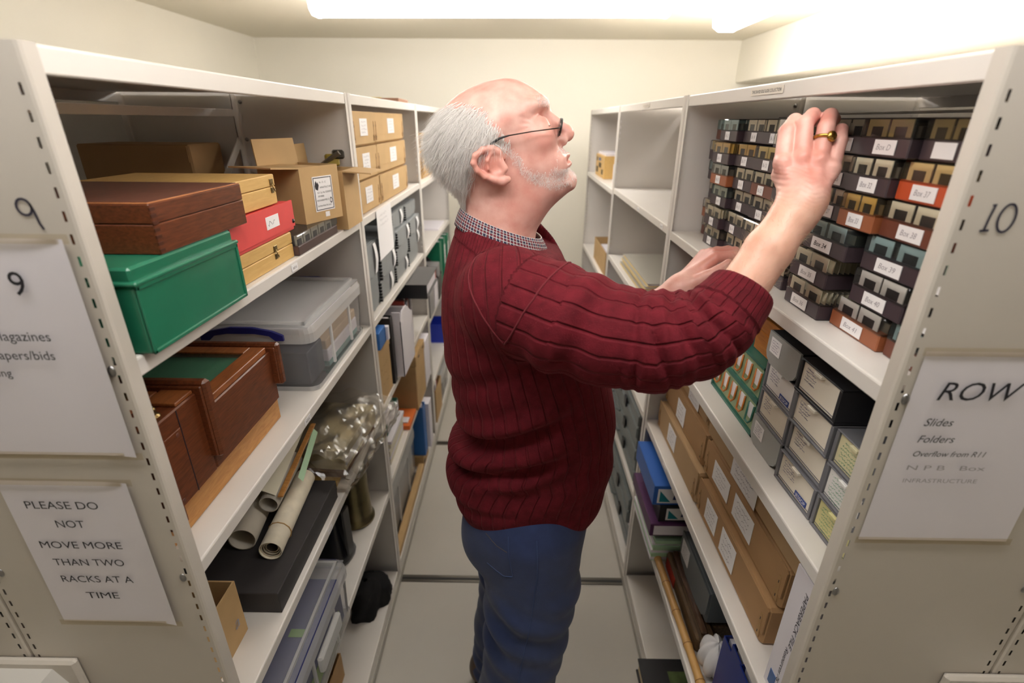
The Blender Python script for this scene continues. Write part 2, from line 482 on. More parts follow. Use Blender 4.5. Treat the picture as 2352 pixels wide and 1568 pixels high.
def plastic_box(side, label, xf, y, z, w, d, h, yaw=0, handles=True, see=False):
    """clear storage box with rolled lid and blue clip handles"""
    t = put(side, 'storage_box', label, 'storage box', xf, y, z, yaw)
    CL = clear('milky_plastic', (252, 252, 253), .2, .2, .12)
    CL2 = clear('milky_plastic_lid', (255, 255, 255), .6, .2, .12)
    hb = h * .8; k = .010
    def ring(x0, x1, y0, y1, z0, z1, X0, X1, Y0, Y1, r, R):
        mb = MB(); lo = []; hi = []
        for (cx, cy, a0) in ((1, 1, 0), (0, 1, 90), (0, 0, 180), (1, 0, 270)):
            for j in range(5):
                a = math.radians(a0 + j * 22.5)
                lo.append(((x1 - r if cx else x0 + r) + r * math.cos(a), (y1 - r if cy else y0 + r) + r * math.sin(a), z0))
                hi.append(((X1 - R if cx else X0 + R) + R * math.cos(a), (Y1 - R if cy else Y0 + R) + R * math.sin(a), z1))
        n = len(lo); mb.add(lo + hi, [(i, (i + 1) % n, n + (i + 1) % n, n + i) for i in range(n)] + [tuple(range(n))]); return mb
    ring(k, w - k, k, d - k, 0, hb, k * .4, w - k * .4, k * .4, d - k * .4, .02, .024).build('tub', CL, t, smooth=False)
    ft = ring(k * .6, w - k * .6, k * .6, d - k * .6, 0, .012, k * .5, w - k * .5, k * .5, d - k * .5, .02, .022); ft.f.pop(); ft.build('foot_rim', CL2, t)
    for x in (w * .32, w * .68): MB().box(x - .004, x + .004, k * .2, k * .7, .02, hb).build('rib', CL2, t)
    lid = ring(0, w, 0, d, hb - .012, hb + .010, 0, w, 0, d, .026, .026); lid.f.pop(); lid.build('lid_rim', CL2, t)
    ring(0, w, 0, d, hb + .010, h * .93, .006, w - .006, .006, d - .006, .026, .024).f
    up = ring(0, w, 0, d, hb + .010, h * .95, .005, w - .005, .005, d - .005, .026, .024); up.f.pop(); up.build('lid_shoulder', CL2, t)
    MB().box(.008, w - .008, .008, d - .008, h * .945, h * .95).build('lid', CL if see else clear('milky_lid_top', (255, 255, 255), .58, .25, .1), t)
    rr = MB()
    for a, b, c, e in ((.02, w - .02, .02, .026), (.02, w - .02, d - .026, d - .02), (.02, .026, .02, d - .02), (w - .026, w - .02, .02, d - .02)): rr.box(a, b, c, e, h * .95, h)
    rr.build('lid_ridge', CL2, t)
    if handles:
        HB = mat('blue_handle', (38, 42, 120), .35)
        for x in (-.004, w + .001):
            pts = [(d * .20, 0), (d * .20, .012), (d * .28, .022), (d * .42, .030), (d * .58, .030), (d * .72, .022), (d * .80, .012), (d * .80, 0), (d * .74, 0), (d * .70, .011), (d * .60, .016), (d * .40, .016), (d * .30, .011), (d * .26, 0)]
            pts = [(a, b + hb - .002) for a, b in pts]
            MB().prism(pts, 'x', x - .002, x + .005).build('handle', HB, t)
    return t

def carton(t, w, d, h, m, flaps=(), th=.003, prefix=''):
    """open cardboard carton: bottom and four walls; flaps = list of (edge, length, angle from upright outwards)"""
    MB().box(0, w, 0, d, 0, th).build('bottom', m, t)
    for a in ((0, w, 0, th), (0, w, d - th, d), (0, th, th, d - th), (w - th, w, th, d - th)):
        MB().box(a[0], a[1], a[2], a[3], th, h).build('side_wall', m, t)
    for e, L, ang in flaps:
        a = math.radians(ang); c, s = math.cos(a) * L, math.sin(a) * L
        if e == 'front': v = [(0, 0, h), (w, 0, h), (w * .99, -s, h + c), (w * .01, -s, h + c)]; o = (0, th, 0)
        elif e == 'back': v = [(0, d, h), (w, d, h), (w * .99, d + s, h + c), (w * .01, d + s, h + c)]; o = (0, -th, 0)
        elif e == 'left': v = [(0, 0, h), (0, d, h), (-s, d * .99, h + c), (-s, d * .01, h + c)]; o = (th, 0, 0)
        else: v = [(w, 0, h), (w, d, h), (w + s, d * .99, h + c), (w + s, d * .01, h + c)]; o = (-th, 0, 0)
        if abs(math.sin(a)) > .7: o = (0, 0, -th)
        mb = MB(); mb.add(v + [tuple(p[i] + o[i] for i in range(3)) for p in v], [(0, 1, 2, 3), (7, 6, 5, 4), (0, 4, 5, 1), (1, 5, 6, 2), (2, 6, 7, 3), (3, 7, 4, 0)])
        mb.build('flap', m, t)

# ================================================================ LEFT RACK, first bay
S = [z + .0004 for z in LEV['L'][0]]
MAHOG = wood('mahogany', (84, 42, 22), (120, 64, 36), (6, 30, 60), .32)
MAHOG_T = wood('mahogany_top', (88, 52, 42), (114, 70, 56), (6, 40, 30), .4)
PALE = wood('pale_wood', (208, 166, 98), (220, 182, 112), (4, 30, 30), .5)
OAK = wood('oak_board', (180, 122, 62), (206, 150, 84), (5, 25, 25), .45)
GREEN = mat('green_enamel', (34, 116, 88), .3, noise=(20, .05), coat=.2)

# green tin box
t = put('L', 'tin_box', 'green enamelled tin box under the mahogany box', 'box', -.428, .538, S[0])
W_, D_, H_ = .222, .25, .104
MB().box(0, W_, 0, D_, 0, .083, .003).build('body', GREEN, t)
fr = MB()
for a in ((0, W_, 0, .005), (0, W_, .078, .084), (0, .005, 0, .083), (W_ - .005, W_, 0, .083)): fr.box(a[0], a[1], -.002, .001, a[2], a[3], .001)
fr.build('front_bead', GREEN, t)
l = MB().box(.002, W_ - .002, .003, D_, .084, H_, .003).build('lid', GREEN, t)
MB().box(-.002, W_ + .002, -.0035, D_, .083, .0885, .0018).build('rolled_rim', GREEN, l)

# mahogany box on top of it
t = put('L', 'wooden_box', 'dark mahogany box with dovetailed corners on the green tin box', 'box', -.432, .600, S[0] + H_ + .0004)
MB().box(0, .212, 0, .28, 0, .036, .0012).build('body', MAHOG, t)
l = MB().box(0, .212, 0, .28, .0368, .060, .0012).build('lid', MAHOG, t)
MB().box(.0005, .2115, .0005, .2795, .060, .0612, .0006).build('lid_edging', wood('light_edge', (170, 104, 60), (196, 130, 80)), l)
MB().box(.004, .208, .004, .276, .0613, .062).build('lid_panel', MAHOG_T, l)
for i in range(7):
    MB().box(-.0004, .009, -.0006, .001, .003 + i * .0082, .0068 + i * .0082).build('dovetail', wood('end_grain', (62, 28, 14), (84, 40, 22)), t)

# pale box, red case, pale box: a stack
t = put('L', 'wooden_box', 'pale wooden box with brass catch standing on the shelf under the red case', 'box', -.455, .800, S[0])
lined_box(t, .212, .22, .050, PALE, .55); hasp(t, .135, .026, 0, 1.15)
t = put('L', 'card_case', 'bright red card case with black studs between two pale wooden boxes', 'case', -.450, .785, S[0] + .0508, 1.)
RED = mat('red_card', (226, 78, 76), .55, noise=(30, .03))
MB().box(0, .25, .002, .24, 0, .056, .002).build('body', RED, t)
MB().prism([(0, .008), (.25, .008), (.25, .058), (0, .058)], 'y', -.001, .0025).build('flap', RED, t)
for x, z in ((.008, .012), (.242, .018)):
    b = MB(); b.lathe([(0, .003), (.003, .0025), (.0045, 0)], n=12); b.xf(Matrix.Translation((x, -.001, z)) @ Matrix.Rotation(math.pi / 2, 4, 'X')); b.build('stud', BLACKP, t, smooth=True)
label_card(t, .125, .178, .022, .044, -.0012, 1, seed=4)
t = put('L', 'wooden_box', 'pale wooden box with brass catch lying on the red case', 'box', -.460, .835, S[0] + .1095)
lined_box(t, .155, .26, .053, PALE, .6); hasp(t, .140, .032, 0, 1.15)

# slide tray with clear lid under the carton
t = put('L', 'slide_tray', 'long brown slide tray with clear lid under the open carton', 'slide tray', -.445, 1.014, S[0])
BROWNP = mat('brown_plastic', (82, 62, 58), .45)
MB().box(0, .238, 0, .20, 0, .020, .002).build('tray', BROWNP, t)
lidm = clear('lid_clear', (205, 205, 205), .14, .1, .2)
MB().box(-.001, .239, -.001, .201, .0205, .041, .002).build('lid', lidm, t)
MOUNT = mat('slide_mount', (226, 220, 200), .6)
for i in range(5):
    MB().box(.012 + i * .044, .050 + i * .044, .010, .0115, .012, .038).build('slide', MOUNT, t)
    MB().box(.020 + i * .044, .042 + i * .044, .0094, .010, .018, .029).build('film', BLACKP, t)
for i in range(4):
    MB().box(.002 + 0 * i, .0035, .02 + i * .008, .055 + i * .008, .012, .037).build('slide', MOUNT, t)

# big open carton (label N-S-C) and the taller carton behind it
t = put('L', 'carton', 'open cardboard carton with a printed white label, standing on the brown slide tray', 'carton', -.470, 1.131, S[0] + .0415, -20)
carton(t, .126, .115, .120, CARD, [('left', .075, 86), ('back', .055, 6)])
MB().box(.004, .07, .004, .112, .1175, .1200).build('flap', CARD, t)
nl = MB().box(.036, .100, -.0008, 0, .022, .098).build('printed_label', LABELM, t)
for a in ((.0385, .0975, .094, .0955), (.0385, .0975, .0245, .026), (.0385, .040, .0245, .0955), (.096, .0975, .0245, .0955)): MB().box(a[0], a[1], -.0012, -.0008, a[2], a[3]).build('label_border', INK, nl)
for s_, w_, x, z in (('N - S - C', .022, .057, .083), ('INFRASTRUCTURE', .038, .057, .072), ('B.R. Cat. No. 52/029030', .046, .048, .061), ('SP10086', .02, .048, .053), ('MADE IN HANBURY PRESS LTD', .040, .043, .044), ('Ove Malmen Winster Paul Garnett', .046, .043, .032)):
    text(s_, w_, (x, -.0011, z), (1, 0, 0), (0, 0, 1), INK, nl, height=.004)
MB().prism([(.043, .071), (.050, .068), (.0545, .079), (.051, .086), (.049, .082), (.0465, .089), (.044, .085), (.0415, .078)], 'y', -.0012, -.0008).build('crest', INK, nl)
b = MB(); b.lathe([(.0035, 0), (.0055, 0)], n=20); b.xf(Matrix.Translation((.090, -.0011, .043)) @ Matrix.Rotation(math.pi / 2, 4, 'X') @ Matrix.Diagonal((.75, 1.2, 1, 1))); b.build('seal', INK, nl)
MB().box(.066, .080, -.0008, 0, .008, .019).build('small_label', LABELM, t)

t = put('L', 'carton', 'taller open carton at the bay end with a flap folded out over the aisle', 'carton', -.430, 1.290, S[0], 0)
carton(t, .122, .13, .142, CARD, [('front', .070, 94), ('back', .058, 4)])
t = empty('tape_dispenser', (-.50, 1.38, S[0] + .145), math.radians(25), 'grey and yellow tape dispenser lying on the tall open carton', 'dispenser')
MB().tube([(-.01, 0, .004), (.01, -.012, .018), (.035, -.02, .034)], [.010, .012, .012], 8, flat=.5).build('handle', mat('grey_metal', (120, 114, 104), .4, .6), t)
MB().box(.0, .035, -.012, .012, .001, .030, .004).build('tape_block', mat('yellow_tape', (150, 130, 50), .5), t)
MB().box(.02, .048, -.016, .016, .018, .040, .004).build('hood', mat('hood_metal', (70, 66, 60), .35, .6), t)

t = empty('carton', (-1.05, 1.27, S[0]), 0, 'closed brown carton deep in the dark end of the top shelf', 'carton')
MB().box(0, .27, 0, .14, 0, .20, .004).build('body', CARD2, t)
MB().box(.005, .265, -.002, 0, .16, .197).build('lid_flap', CARD2, t)

# apparatus: mahogany signal instrument on an oak base
t = put('L', 'wooden_instrument', 'mahogany instrument case with moulded ends on a pale oak base', 'instrument', -.466, .540, S[1])
MLIGHT = wood('mahogany_light', (122, 68, 34), (156, 92, 48), (6, 30, 30), .35)
MB().box(0, .366, .026, .248, 0, .058, .002).build('oak_base', OAK, t)
MB().box(.118, .345, .010, .244, .0585, .163, .002).build('case', MAHOG, t)
MB().box(.010, .117, .010, .244, .0585, .200, .002).build('case', MAHOG, t)
for x, z0, z1 in ((.006, .040, .212), (.124, .082, .216), (.352, .088, .176)):
    e = MB().box(x - .008, x + .008, -.004, .252, z0, z1, .004).build('moulding', MAHOG, t)
    MB().box(x + .008, x + .013, .000, .248, z0 + .005, z1 - .006, .0015).build('moulding_step', MAHOG, e)
    MB().box(x - .013, x - .008, .000, .248, z0 + .005, z1 - .006, .0015).build('moulding_step', MAHOG, e)
for a in ((.142, .332, .012, .04), (.142, .332, .225, .242), (.142, .166, .0405, .2245), (.306, .332, .0405, .2245)): MB().box(a[0], a[1], a[2], a[3], .1635, .175, .001).build('window_frame', MLIGHT, t)
MB().box(.166, .306, .04, .225, .1635, .1648).build('green_card', mat('green_baize', (84, 140, 112), .7), t)
b = MB(); b.lathe([(0, .0005), (.020, .0005), (.020, 0)], n=24); b.xf(Matrix.Translation((.186, .062, .1649)) @ Matrix.Diagonal((.8, 1, 1, 1))); b.build('ivory_plate', mat('ivory', (214, 208, 176), .4), t)
MB().box(.166, .306, .04, .225, .171, .1716).build('glass_pane', clear('pane', (238, 244, 240), .02, .05, .05), t)
MB().box(.022, .105, .06, .24, .2005, .206, .001).build('lid_board', MLIGHT, t)
MB().box(.070, .110, .012, .058, .2005, .206, .001).build('lid_board', MLIGHT, t)
for x, y in ((.045, .03), (.06, .16), (.09, .09)):
    z = .2062 if y > .05 else .2003
    b = MB(); b.lathe([(0, .014), (.006, .013), (.008, .008), (.005, .005), (.010, .002), (.011, 0)], x, y, 14); b.xf(Matrix.Translation((0, 0, z))); b.build('brass_knob', BRASS, t, smooth=True)
MB().box(.064, .0654, .0092, .010, .06, .198).build('seam', INK, t)
MB().box(.021, .063, .0085, .0100, .062, .172, .0008).build('door', MAHOG, t)
for x, z in ((.03, .07), (.054, .165), (.35, .1)): 
    b = MB(); b.lathe([(0, .0008), (.003, .0005), (.0034, 0)], n=10); b.xf(Matrix.Translation((x, .0084 if x < .1 else -.004, z)) @ Matrix.Rotation(math.pi / 2, 4, 'X')); b.build('plug', MAHOG_T, t)

# clear storage box with blue handles
t = plastic_box('L', 'clear storage box with blue handles and papers inside, beside the wooden instrument', -.447, 1.010, S[1], .385, .30, .165)
def inside(t, x0, x1, y0, y1, z0, z1, m, name='content'): return MB().box(x0, x1, y0, y1, z0, z1, .002).build(name, m, t)
BLK = mat('black_fabric', (30, 31, 36), .8)
inside(t, .03, .12, .03, .20, .004, .085, mat('dark_case', (62, 64, 74), .6), 'inner_case')
inside(t, .125, .36, .02, .27, .004, .018, mat('teal_folder', (120, 160, 158), .7), 'folder')
inside(t, .125, .36, .02, .27, .0185, .05, PAPER, 'paper_bundle'); inside(t, .125, .36, .022, .26, .0505, .075, mat('buff_folder', (205, 180, 150), .7), 'folder')
inside(t, .03, .35, .02, .27, .141, .1435, PAPER, 'paper_sheet'); inside(t, .06, .33, .040, .052, .1438, .145, mat('pink_strip', (214, 110, 130), .7), 'paper_strip')

# third shelf: black flat box, rolls, bag, envelope, little carton
t = put('L', 'flat_box', 'flat black box lying under the paper rolls', 'box', -.455, .695, S[2])
BB = mat('black_board', (52, 49, 50), .6, noise=(40, .06))
MB().box(0, .335, 0, .235, 0, .048, .001).build('base', BB, t)
MB().box(-.001, .336, -.001, .236, .022, .0525, .0015).build('lid', BB, t)
zb = S[2] + .053
WRAP = mat('rolled_paper', (226, 218, 204), .7, noise=(25, .05)); DARKIN = mat('tube_inside', (112, 108, 104), .8)
def roll(label, p0, p1, r, m, thick=.0025, spiral=False, extra=None):
    p0, p1 = Vector(p0), Vector(p1); dv = p1 - p0; L = dv.length
    t = empty('paper_roll', p0, 0, label, 'paper roll', 'paper rolls on the black box')
    Mx = dv.to_track_quat('Z', 'Y').to_matrix().to_4x4()
    b = MB(); b.lathe([(r - thick, 0), (r, 0), (r, L), (r - thick, L), (r - thick, 0)], n=22); b.xf(Mx); b.build('roll', m, t, smooth=True)
    if spiral:
        b = MB()
        for j in range(3): b.lathe([(r - thick - .0035 * (j + 1), .004 + .003 * j), (r - thick - .0035 * j - .0012, .004 + .003 * j), (r - thick - .0035 * j - .0012, L)], n=18)
        b.xf(Mx); b.build('inner_turns', m, t, smooth=True)
    return t
roll('wide white cardboard tube lying on the black box', (-.570, .800, zb + .0285), (-.600, 1.01, zb + .0285), .028, WRAP)
roll('narrower cardboard tube lying on top of the other rolls, dark inside', (-.534, .860, zb + .070), (-.545, 1.02, zb + .072), .021, mat('grey_tube', (206, 200, 190), .6))
roll('dark-mouthed tube lying farthest back on the black box', (-.640, .85, zb + .0245), (-.668, 1.02, zb + .0245), .024, mat('slate_tube', (120, 126, 132), .6))
t = roll('ragged rolled paper tied with string on the black box', (-.500, .775, zb + .0245), (-.520, 1.01, zb + .0245), .0235, mat('aged_paper', (232, 222, 202), .75, noise=(40, .08)), .0015, True)
MB().tube([(.0245 * math.cos(a / 6 * math.pi) - .004, .055, .0245 * math.sin(a / 6 * math.pi)) for a in range(13)], .0013, 6).build('string', mat('string', (176, 140, 90), .8), t)
t = empty('wooden_lath', (-.506, .862, zb + .090), 0, 'thin brown wooden lath resting along the paper rolls', 'lath')
MB().box(-.006, .006, 0, .26, -.002, .002, .0006).xf(Matrix.Rotation(math.radians(4), 4, 'X') @ Matrix.Rotation(math.radians(5), 4, 'Z')).build('lath', OAK, t)
t = empty('chart_sheet', (-.61, .865, zb + .084), 0, 'large cream chart sheet draped over the tubes, green along its edge', 'chart')
mb = MB(); mb.grid(lambda u, v: (-.005 + .098 * u - .03 * v, .0 + .24 * v, .006 + .016 * math.sin(u * 3.1) + .012 * v), 12, 8); mb.build('sheet', mat('chart_paper', (234, 228, 208), .7), t, smooth=True)
mb = MB(); mb.grid(lambda u, v: (.112 + .010 * u - .03 * v, .07 + .18 * v, .000 - .012 * u + .014 * v), 2, 4); mb.build('green_edge', mat('pale_green_paper', (178, 214, 180), .7), t)

t = put('L', 'envelope_box', 'amber card box lying under the clear plastic bag', 'box', -.470, 1.062, S[2])
MB().box(0, .25, 0, .20, 0, .012, .001).build('body', mat('amber_card', (206, 160, 66), .6), t)
t = put('L', 'poly_bag', 'crinkled clear plastic bag holding old papers, sagging over the shelf edge', 'bag', -.435, 1.055, S[2] + .0128, -4)
inside(t, .03, .27, .02, .2, .002, .022, mat('brown_book', (130, 98, 76), .7), 'booklet'); inside(t, .035, .275, .015, .19, .0225, .085, mat('old_paper', (222, 208, 172), .7), 'paper_bundle')
inside(t, .035, .16, .0142, .0148, .036, .060, LABELM, 'paper_band')
POLY = clear('poly_film', (246, 243, 236), .10, .18, .4)
def crink(u, v):
    return (math.sin(u * 13 + v * 6 + 2 * math.sin(v * 5)) * math.sin(v * 15 - u * 4) + .5 * math.sin(u * 29 + 5 * v) * math.sin(v * 21 + 2 * u)) * .008
mb = MB(); mb.grid(lambda u, v: (-.01 + .335 * u, -.016 + .23 * v - .012 * u, .098 + crink(u, v) + .022 * math.sin(u * 2.9) * math.sin(v * 3.1) - .02 * (1 - math.sin(v * 3.0 + .14))), 34, 24); mb.build('film_top', POLY, t)
mb = MB(); mb.grid(lambda u, v: (-.01 + .335 * u, -.016 - .014 * math.sin(v * 3.1) + crink(u, v) - .012 * u, .002 + (.076 + crink(u, 0) ) * v), 34, 10); mb.build('film_front', POLY, t)
mb = MB(); mb.grid(lambda u, v: (-.012 - .008 * math.sin(v * 3.1) + crink(u, v), -.016 + .20 * u, .002 + .085 * v), 16, 8); mb.build('film_side', POLY, t)
t = put('L', 'carton', 'small open brown carton at the near end of the third shelf', 'carton', -.505, .545, S[2])
carton(t, .115, .10, .125, CARD)
text('a', .014, (.085, -.0008, .035), (1, 0, 0), (0, 0, 1), PENCIL, t, shear=.2)

# fourth shelf
t = empty('shell_case', (-.520, 1.290, S[3]), 0, 'old brass shell case standing at the end of the fourth shelf', 'shell case')
TARN = mat('tarnished_brass', (126, 116, 84), .35, metal=.9, noise=(16, .25))
mb = MB(); mb.lathe([(r * 1.18, z * 1.06) for r, z in [(0, 0), (.049, 0), (.0505, .003), (.0505, .011), (.046, .014), (.044, .03), (.041, .20), (.040, .235), (.037, .235), (.037, .20)]], n=32); mb.build('body', TARN, t, smooth=True)
t = empty('telephone_case', (-.545, 1.135, S[3]), math.radians(-12), 'glossy black moulded case beside the brass shell case', 'case')
GB = mat('gloss_black', (20, 20, 22), .25)
mb = MB()
prof = [(0, .064, .050), (.014, .067, .053), (.035, .060, .047), (.11, .050, .038), (.20, .045, .033), (.235, .038, .026)]
for z, a, b_ in prof: mb.v += [(a * math.copysign(abs(math.cos(g)) ** .7, math.cos(g)), b_ * math.copysign(abs(math.sin(g)) ** .7, math.sin(g)), z) for g in [k * math.pi / 12 for k in range(24)]]
mb.f = [(i * 24 + k, i * 24 + (k + 1) % 24, (i + 1) * 24 + (k + 1) % 24, (i + 1) * 24 + k) for i in range(5) for k in range(24)] + [tuple(range(24)), tuple(120 + k for k in range(24))]
mb.build('shell', GB, t, smooth=True); MB().box(.040, .066, -.018, .018, .022, .19, .004).build('front_rib', GB, t)
t = plastic_box('L', 'clear storage box with blue and green folders on the fourth shelf', -.425, .600, S[3], .36, .265, .185, handles=False, see=True)
inside(t, .02, .33, .02, .24, .003, .135, mat('navy_folder', (58, 66, 128), .55), 'folder'); inside(t, .02, .30, .006 + .012, .0195, .01, .06, mat('lime_folder', (160, 196, 96), .6), 'folder')
inside(t, .17, .19, .04, .08, .1355, .1375, mat('lime_tab', (150, 200, 90), .6), 'tab'); MB().box(.12, .24, -.016, -.002, .09, .135, .004).build('front_clip', clear("milky_plastic_lid", (240, 240, 242)), t)

# base shelf
t = empty('black_cloth', (-.52, 1.285, .0754), 0, 'crumpled black cloth on the bottom shelf of the first bay', 'cloth')
def cl(u, v):
    a = u * 2 * math.pi; r = (.075 + .012 * math.sin(3 * a) + .008 * math.sin(7 * a + v * 9)) * math.sin(v * math.pi / 2 + .02) ** .6
    h = .10 * math.cos(v * math.pi / 2) + .012 * math.sin(5 * a + v * 12) * v * (1 - v) * 3
    return (r * math.cos(a), r * math.sin(a) * 1.1, max(.0, h))
mb = MB(); mb.grid(cl, 36, 12); mb.build('cloth', mat('black_cloth', (22, 22, 24), .9, bump=(60, .3)), t, smooth=True)
t = put('L', 'carton', 'small brown carton on the bottom shelf at the foot of the left rack', 'carton', -.52, .90, .0754)
carton(t, .12, .12, .10, CARD2)

# on top of the left rack
t = empty('hook_fitting', (-.68, .98, ZT + .0005), 0, 'small hooked metal fitting standing on top of the left rack', 'hook')
mb = MB(); mb.lathe([(0, 0), (.011, 0), (.012, .008), (.008, .014), (0, .014)], n=14); mb.build('base', mat('pale_glass', (196, 188, 170), .3), t, smooth=True)
MB().tube([(0, 0, .014), (0, 0, .022), (.006, 0, .026), (.009, 0, .022), (.006, 0, .018)], .0014, 6).build('hook', BRASS, t, smooth=True)
t = empty('flat_folder', (-.62, 2.32, ZT + .0045), math.radians(4), 'flat brown folder lying on top of the left rack', 'folder')
MB().box(-.1, .14, -.16, .12, 0, .012, .001).build('cover', mat('brown_folder', (142, 104, 82), .6), t); MB().box(.0, .06, -.10, -.05, .0122, .016).build('yellow_note', mat('yellow_note', (226, 214, 110), .6), t)

# ================================================================ LEFT RACK, second and third bays
S = [z + .0004 for z in LEV['L'][1]]
ORD = ['bottom', 'middle', 'top']
for r in range(3):
    zz = S[0] + r * .0935
    archive_box('L', f'brown archive box with a white label, {ORD[r]} of the near stack in the second bay', -.452, 1.474 + .004 * r, zz, .235, .25, .0925,
                [(.30, .62, .30, .80)], group='brown archive boxes in the second bay', seed=r)
    archive_box('L', f'brown archive box with a white label, {ORD[r]} of the far stack in the second bay', -.452 - .003 * r, 1.722 + .006 * r, zz, .43, .25, .0925,
                [(.40, .62, .30, .82)], group='brown archive boxes in the second bay', seed=10 + r)
GREY = mat('grey_pvc', (142, 146, 148), .45, noise=(18, .05))
COMB = mat('comb_black', (30, 30, 32), .4)
def wallet(label, xf, y, z, w, h, d=.22, tongue=True, seed=0):
    t = put('L', 'document_wallet', label, 'wallet', xf, y, z, 0, 'grey document wallets')
    MB().box(0, w, 0.002, d, 0, h, .003).build('body', GREY, t)
    pr = [(0, h * .35), (w * .15, h * .12), (w * .5, 0.004), (w * .85, h * .12), (w, h * .35), (w, h), (0, h)]
    MB().prism(pr, 'y', -.002, .0022).build('flap', GREY, t)
    mb = MB()
    for k in range(6): mb.box(-.004, .004, -.006, .004, h * (.08 + k * .15), h * (.17 + k * .15))
    mb.build('comb', COMB, t)
    if tongue:
        x = w * (.62 if seed % 2 else .78)
        mb = MB(); mb.grid(lambda u, v: (x + .028 * v, -.004 - .006 * math.sin(u * 3.1), h * (.1 + .85 * u)), 6, 2); mb.build('label_tongue', LABELM, t, smooth=True)
    return t
NUM = ['lowest', 'second', 'third', 'top']
for ci, (y, w, n, hh) in enumerate(((1.474, .135, 2, .112), (1.632, .205, 3, .074), (1.856, .215, 4, .064), (2.088, .22, 4, .063))):
    for r in range(n):
        nm = NUM[r] if r < n - 1 else 'top'
        wallet(f'grey document wallet, {nm} in the {["first", "second", "third", "fourth"][ci]} stack from the near upright', -.449 + .012 * ((r * 7 + ci * 3) % 3 - 1) * .6 - .006, y, S[1] + r * (hh + .001), w, hh, tongue=(r + ci) % 3 != 0, seed=r + ci)
t = put('L', 'hanging_notice', 'long white paper sheet hanging from the shelf edge over the grey wallets', 'notice', -.4405, 1.592, 1.235)
MB().box(0, .19, -.001, 0, 0, .155).build('sheet', LABELM, t); scribble(t, .03, .16, .10, .145, -.0012, 3, GREYINK, seed=31)

BLUE = mat('blue_card', (48, 110, 186), .45)
t = put('L', 'card_box', 'tall tan card box with pencilled writing at the near end of the second bay', 'box', -.447, 1.470, S[2])
MB().box(0, .15, 0, .23, 0, .205, .002).build('body', CARD, t); MB().box(-.001, .151, -.002, .231, .165, .2075, .002).build('lid', CARD, t)
scribble(t, .02, .13, .05, .14, -.0006, 3, CARD2, seed=3, w=.0008)
t = put('L', 'card_box', 'small bright blue box lying on the tall tan card box', 'box', -.435, 1.468, S[2] + .208)
MB().box(0, .08, 0, .20, 0, .058, .0015).build('body', BLUE, t); MB().box(.0805, .098, -.008, .19, 0.003, .05).build('paper_pad', PAPER, t)
binder('L', 'lever_arch_file', 'slim black lever arch file beside the tall tan card box', -.440, 1.632, S[2], .035, .24, .255, BLACKP, hole=False, lab=False)
t = put('L', 'magazine_file', 'white magazine file leaning out over the shelf edge', 'magazine file', -.418, 1.690, S[2], 0)
MB().prism([(0, 0), (.10, 0), (.10, .17), (.03, .255), (0, .255)], 'x', 0, .004).xf(Matrix.Identity(4)).build('side', PAPER, t)
MB().prism([(0, 0), (.20, 0), (.20, .19), (.10, .25), (.03, .25), (0, .22)], 'y', 0, .003).build('front', PAPER, t)
MB().box(.004, .06, .004, .2, 0, .20).build('contents', mat('dark_paper', (70, 72, 76), .7), t)
for k in range(7):
    m_ = [PAPER, mat('grey_cover', (150, 148, 150), .5), mat('red_cover', (170, 70, 60), .5)][(k * 5) % 3]
    t = put('L', 'magazine', f'upright magazine, {["first", "second", "third", "fourth", "fifth", "sixth", "seventh"][k]} from the white magazine file', -.455 - .003 * (k % 3), 1.905 + k * .024, S[2], group='magazines beside the white file', cat='magazine') if False else put('L', 'magazine', f'upright magazine, {["first", "second", "third", "fourth", "fifth", "sixth", "seventh"][k]} along from the white magazine file', 'magazine', -.455 - .003 * (k % 3), 1.905 + k * .024, S[2], 0, 'magazines beside the white file')
    MB().box(0, .018, 0, .21, 0, .2 + .012 * (k % 3), .001).build('block', m_, t)
t = empty('lever_arch_file', (-.56, 1.93, S[2] + .226), 0, 'black lever arch file lying flat on the magazines with its ringed spine to the camera', 'binder')
MB().box(0, .20, 0, .003, 0, .058, .001).build('spine', BLACKP, t); 
for z0 in (0, .055): MB().box(0, .20, .0031, .28, z0, z0 + .003).build('cover', mat('grey_board', (92, 90, 90), .6), t)
MB().box(.005, .19, .01, .27, .004, .05).build('paper_block', PAPER, t)
b = MB(); b.lathe([(.010, 0), (.0125, -.001), (.014, 0)], n=18); b.xf(Matrix.Translation((.055, -.0005, .03)) @ Matrix.Rotation(-math.pi / 2, 4, 'X')); b.build('finger_ring', STEEL, t, smooth=True)

t = put('L', 'box_file', 'dark green file lying flat on papers in the second bay', 'binder', -.47, 1.56, S[3] + .118)
DG = mat('dark_green', (30, 92, 70), .5)
MB().box(0, .19, 0, .22, 0, .058, .002).build('case', DG, t); MB().box(.012, .186, -.001, .2, .008, .05).build('paper_block', PAPER, t)
papers('L', 'loose white papers bulging out beneath the dark green file', -.455, 1.55, S[3], .22, .22, 6, .016, mat('cream_paper', (230, 224, 206), .7), seed=5)
t = put('L', 'document_tray', 'slim blue-grey tray of papers leaning above the dark green file', 'tray', -.475, 1.50, S[3] + .1765)
MB().box(0, .16, 0, .2, 0, .006, .001).build('base', mat('slate_plastic', (92, 124, 140), .5), t); MB().box(.02, .16, -.012, .18, .0065, .03).build('paper_bundle', PAPER, t)
t = put('L', 'card_folder', 'bright orange folder on the shelf below the dark green file', 'folder', -.440, 1.785, S[3])
MB().box(0, .14, 0, .2, 0, .02, .001).build('cover', mat('orange_card', (226, 116, 52), .55), t); MB().box(.02, .06, .012, .19, .0205, .026).build('sheet', PAPER, t)
t = put('L', 'card_box', 'upright tan card box with two slots in its lid, far part of the second bay', 'box', -.428, 1.94, S[3] + .0)
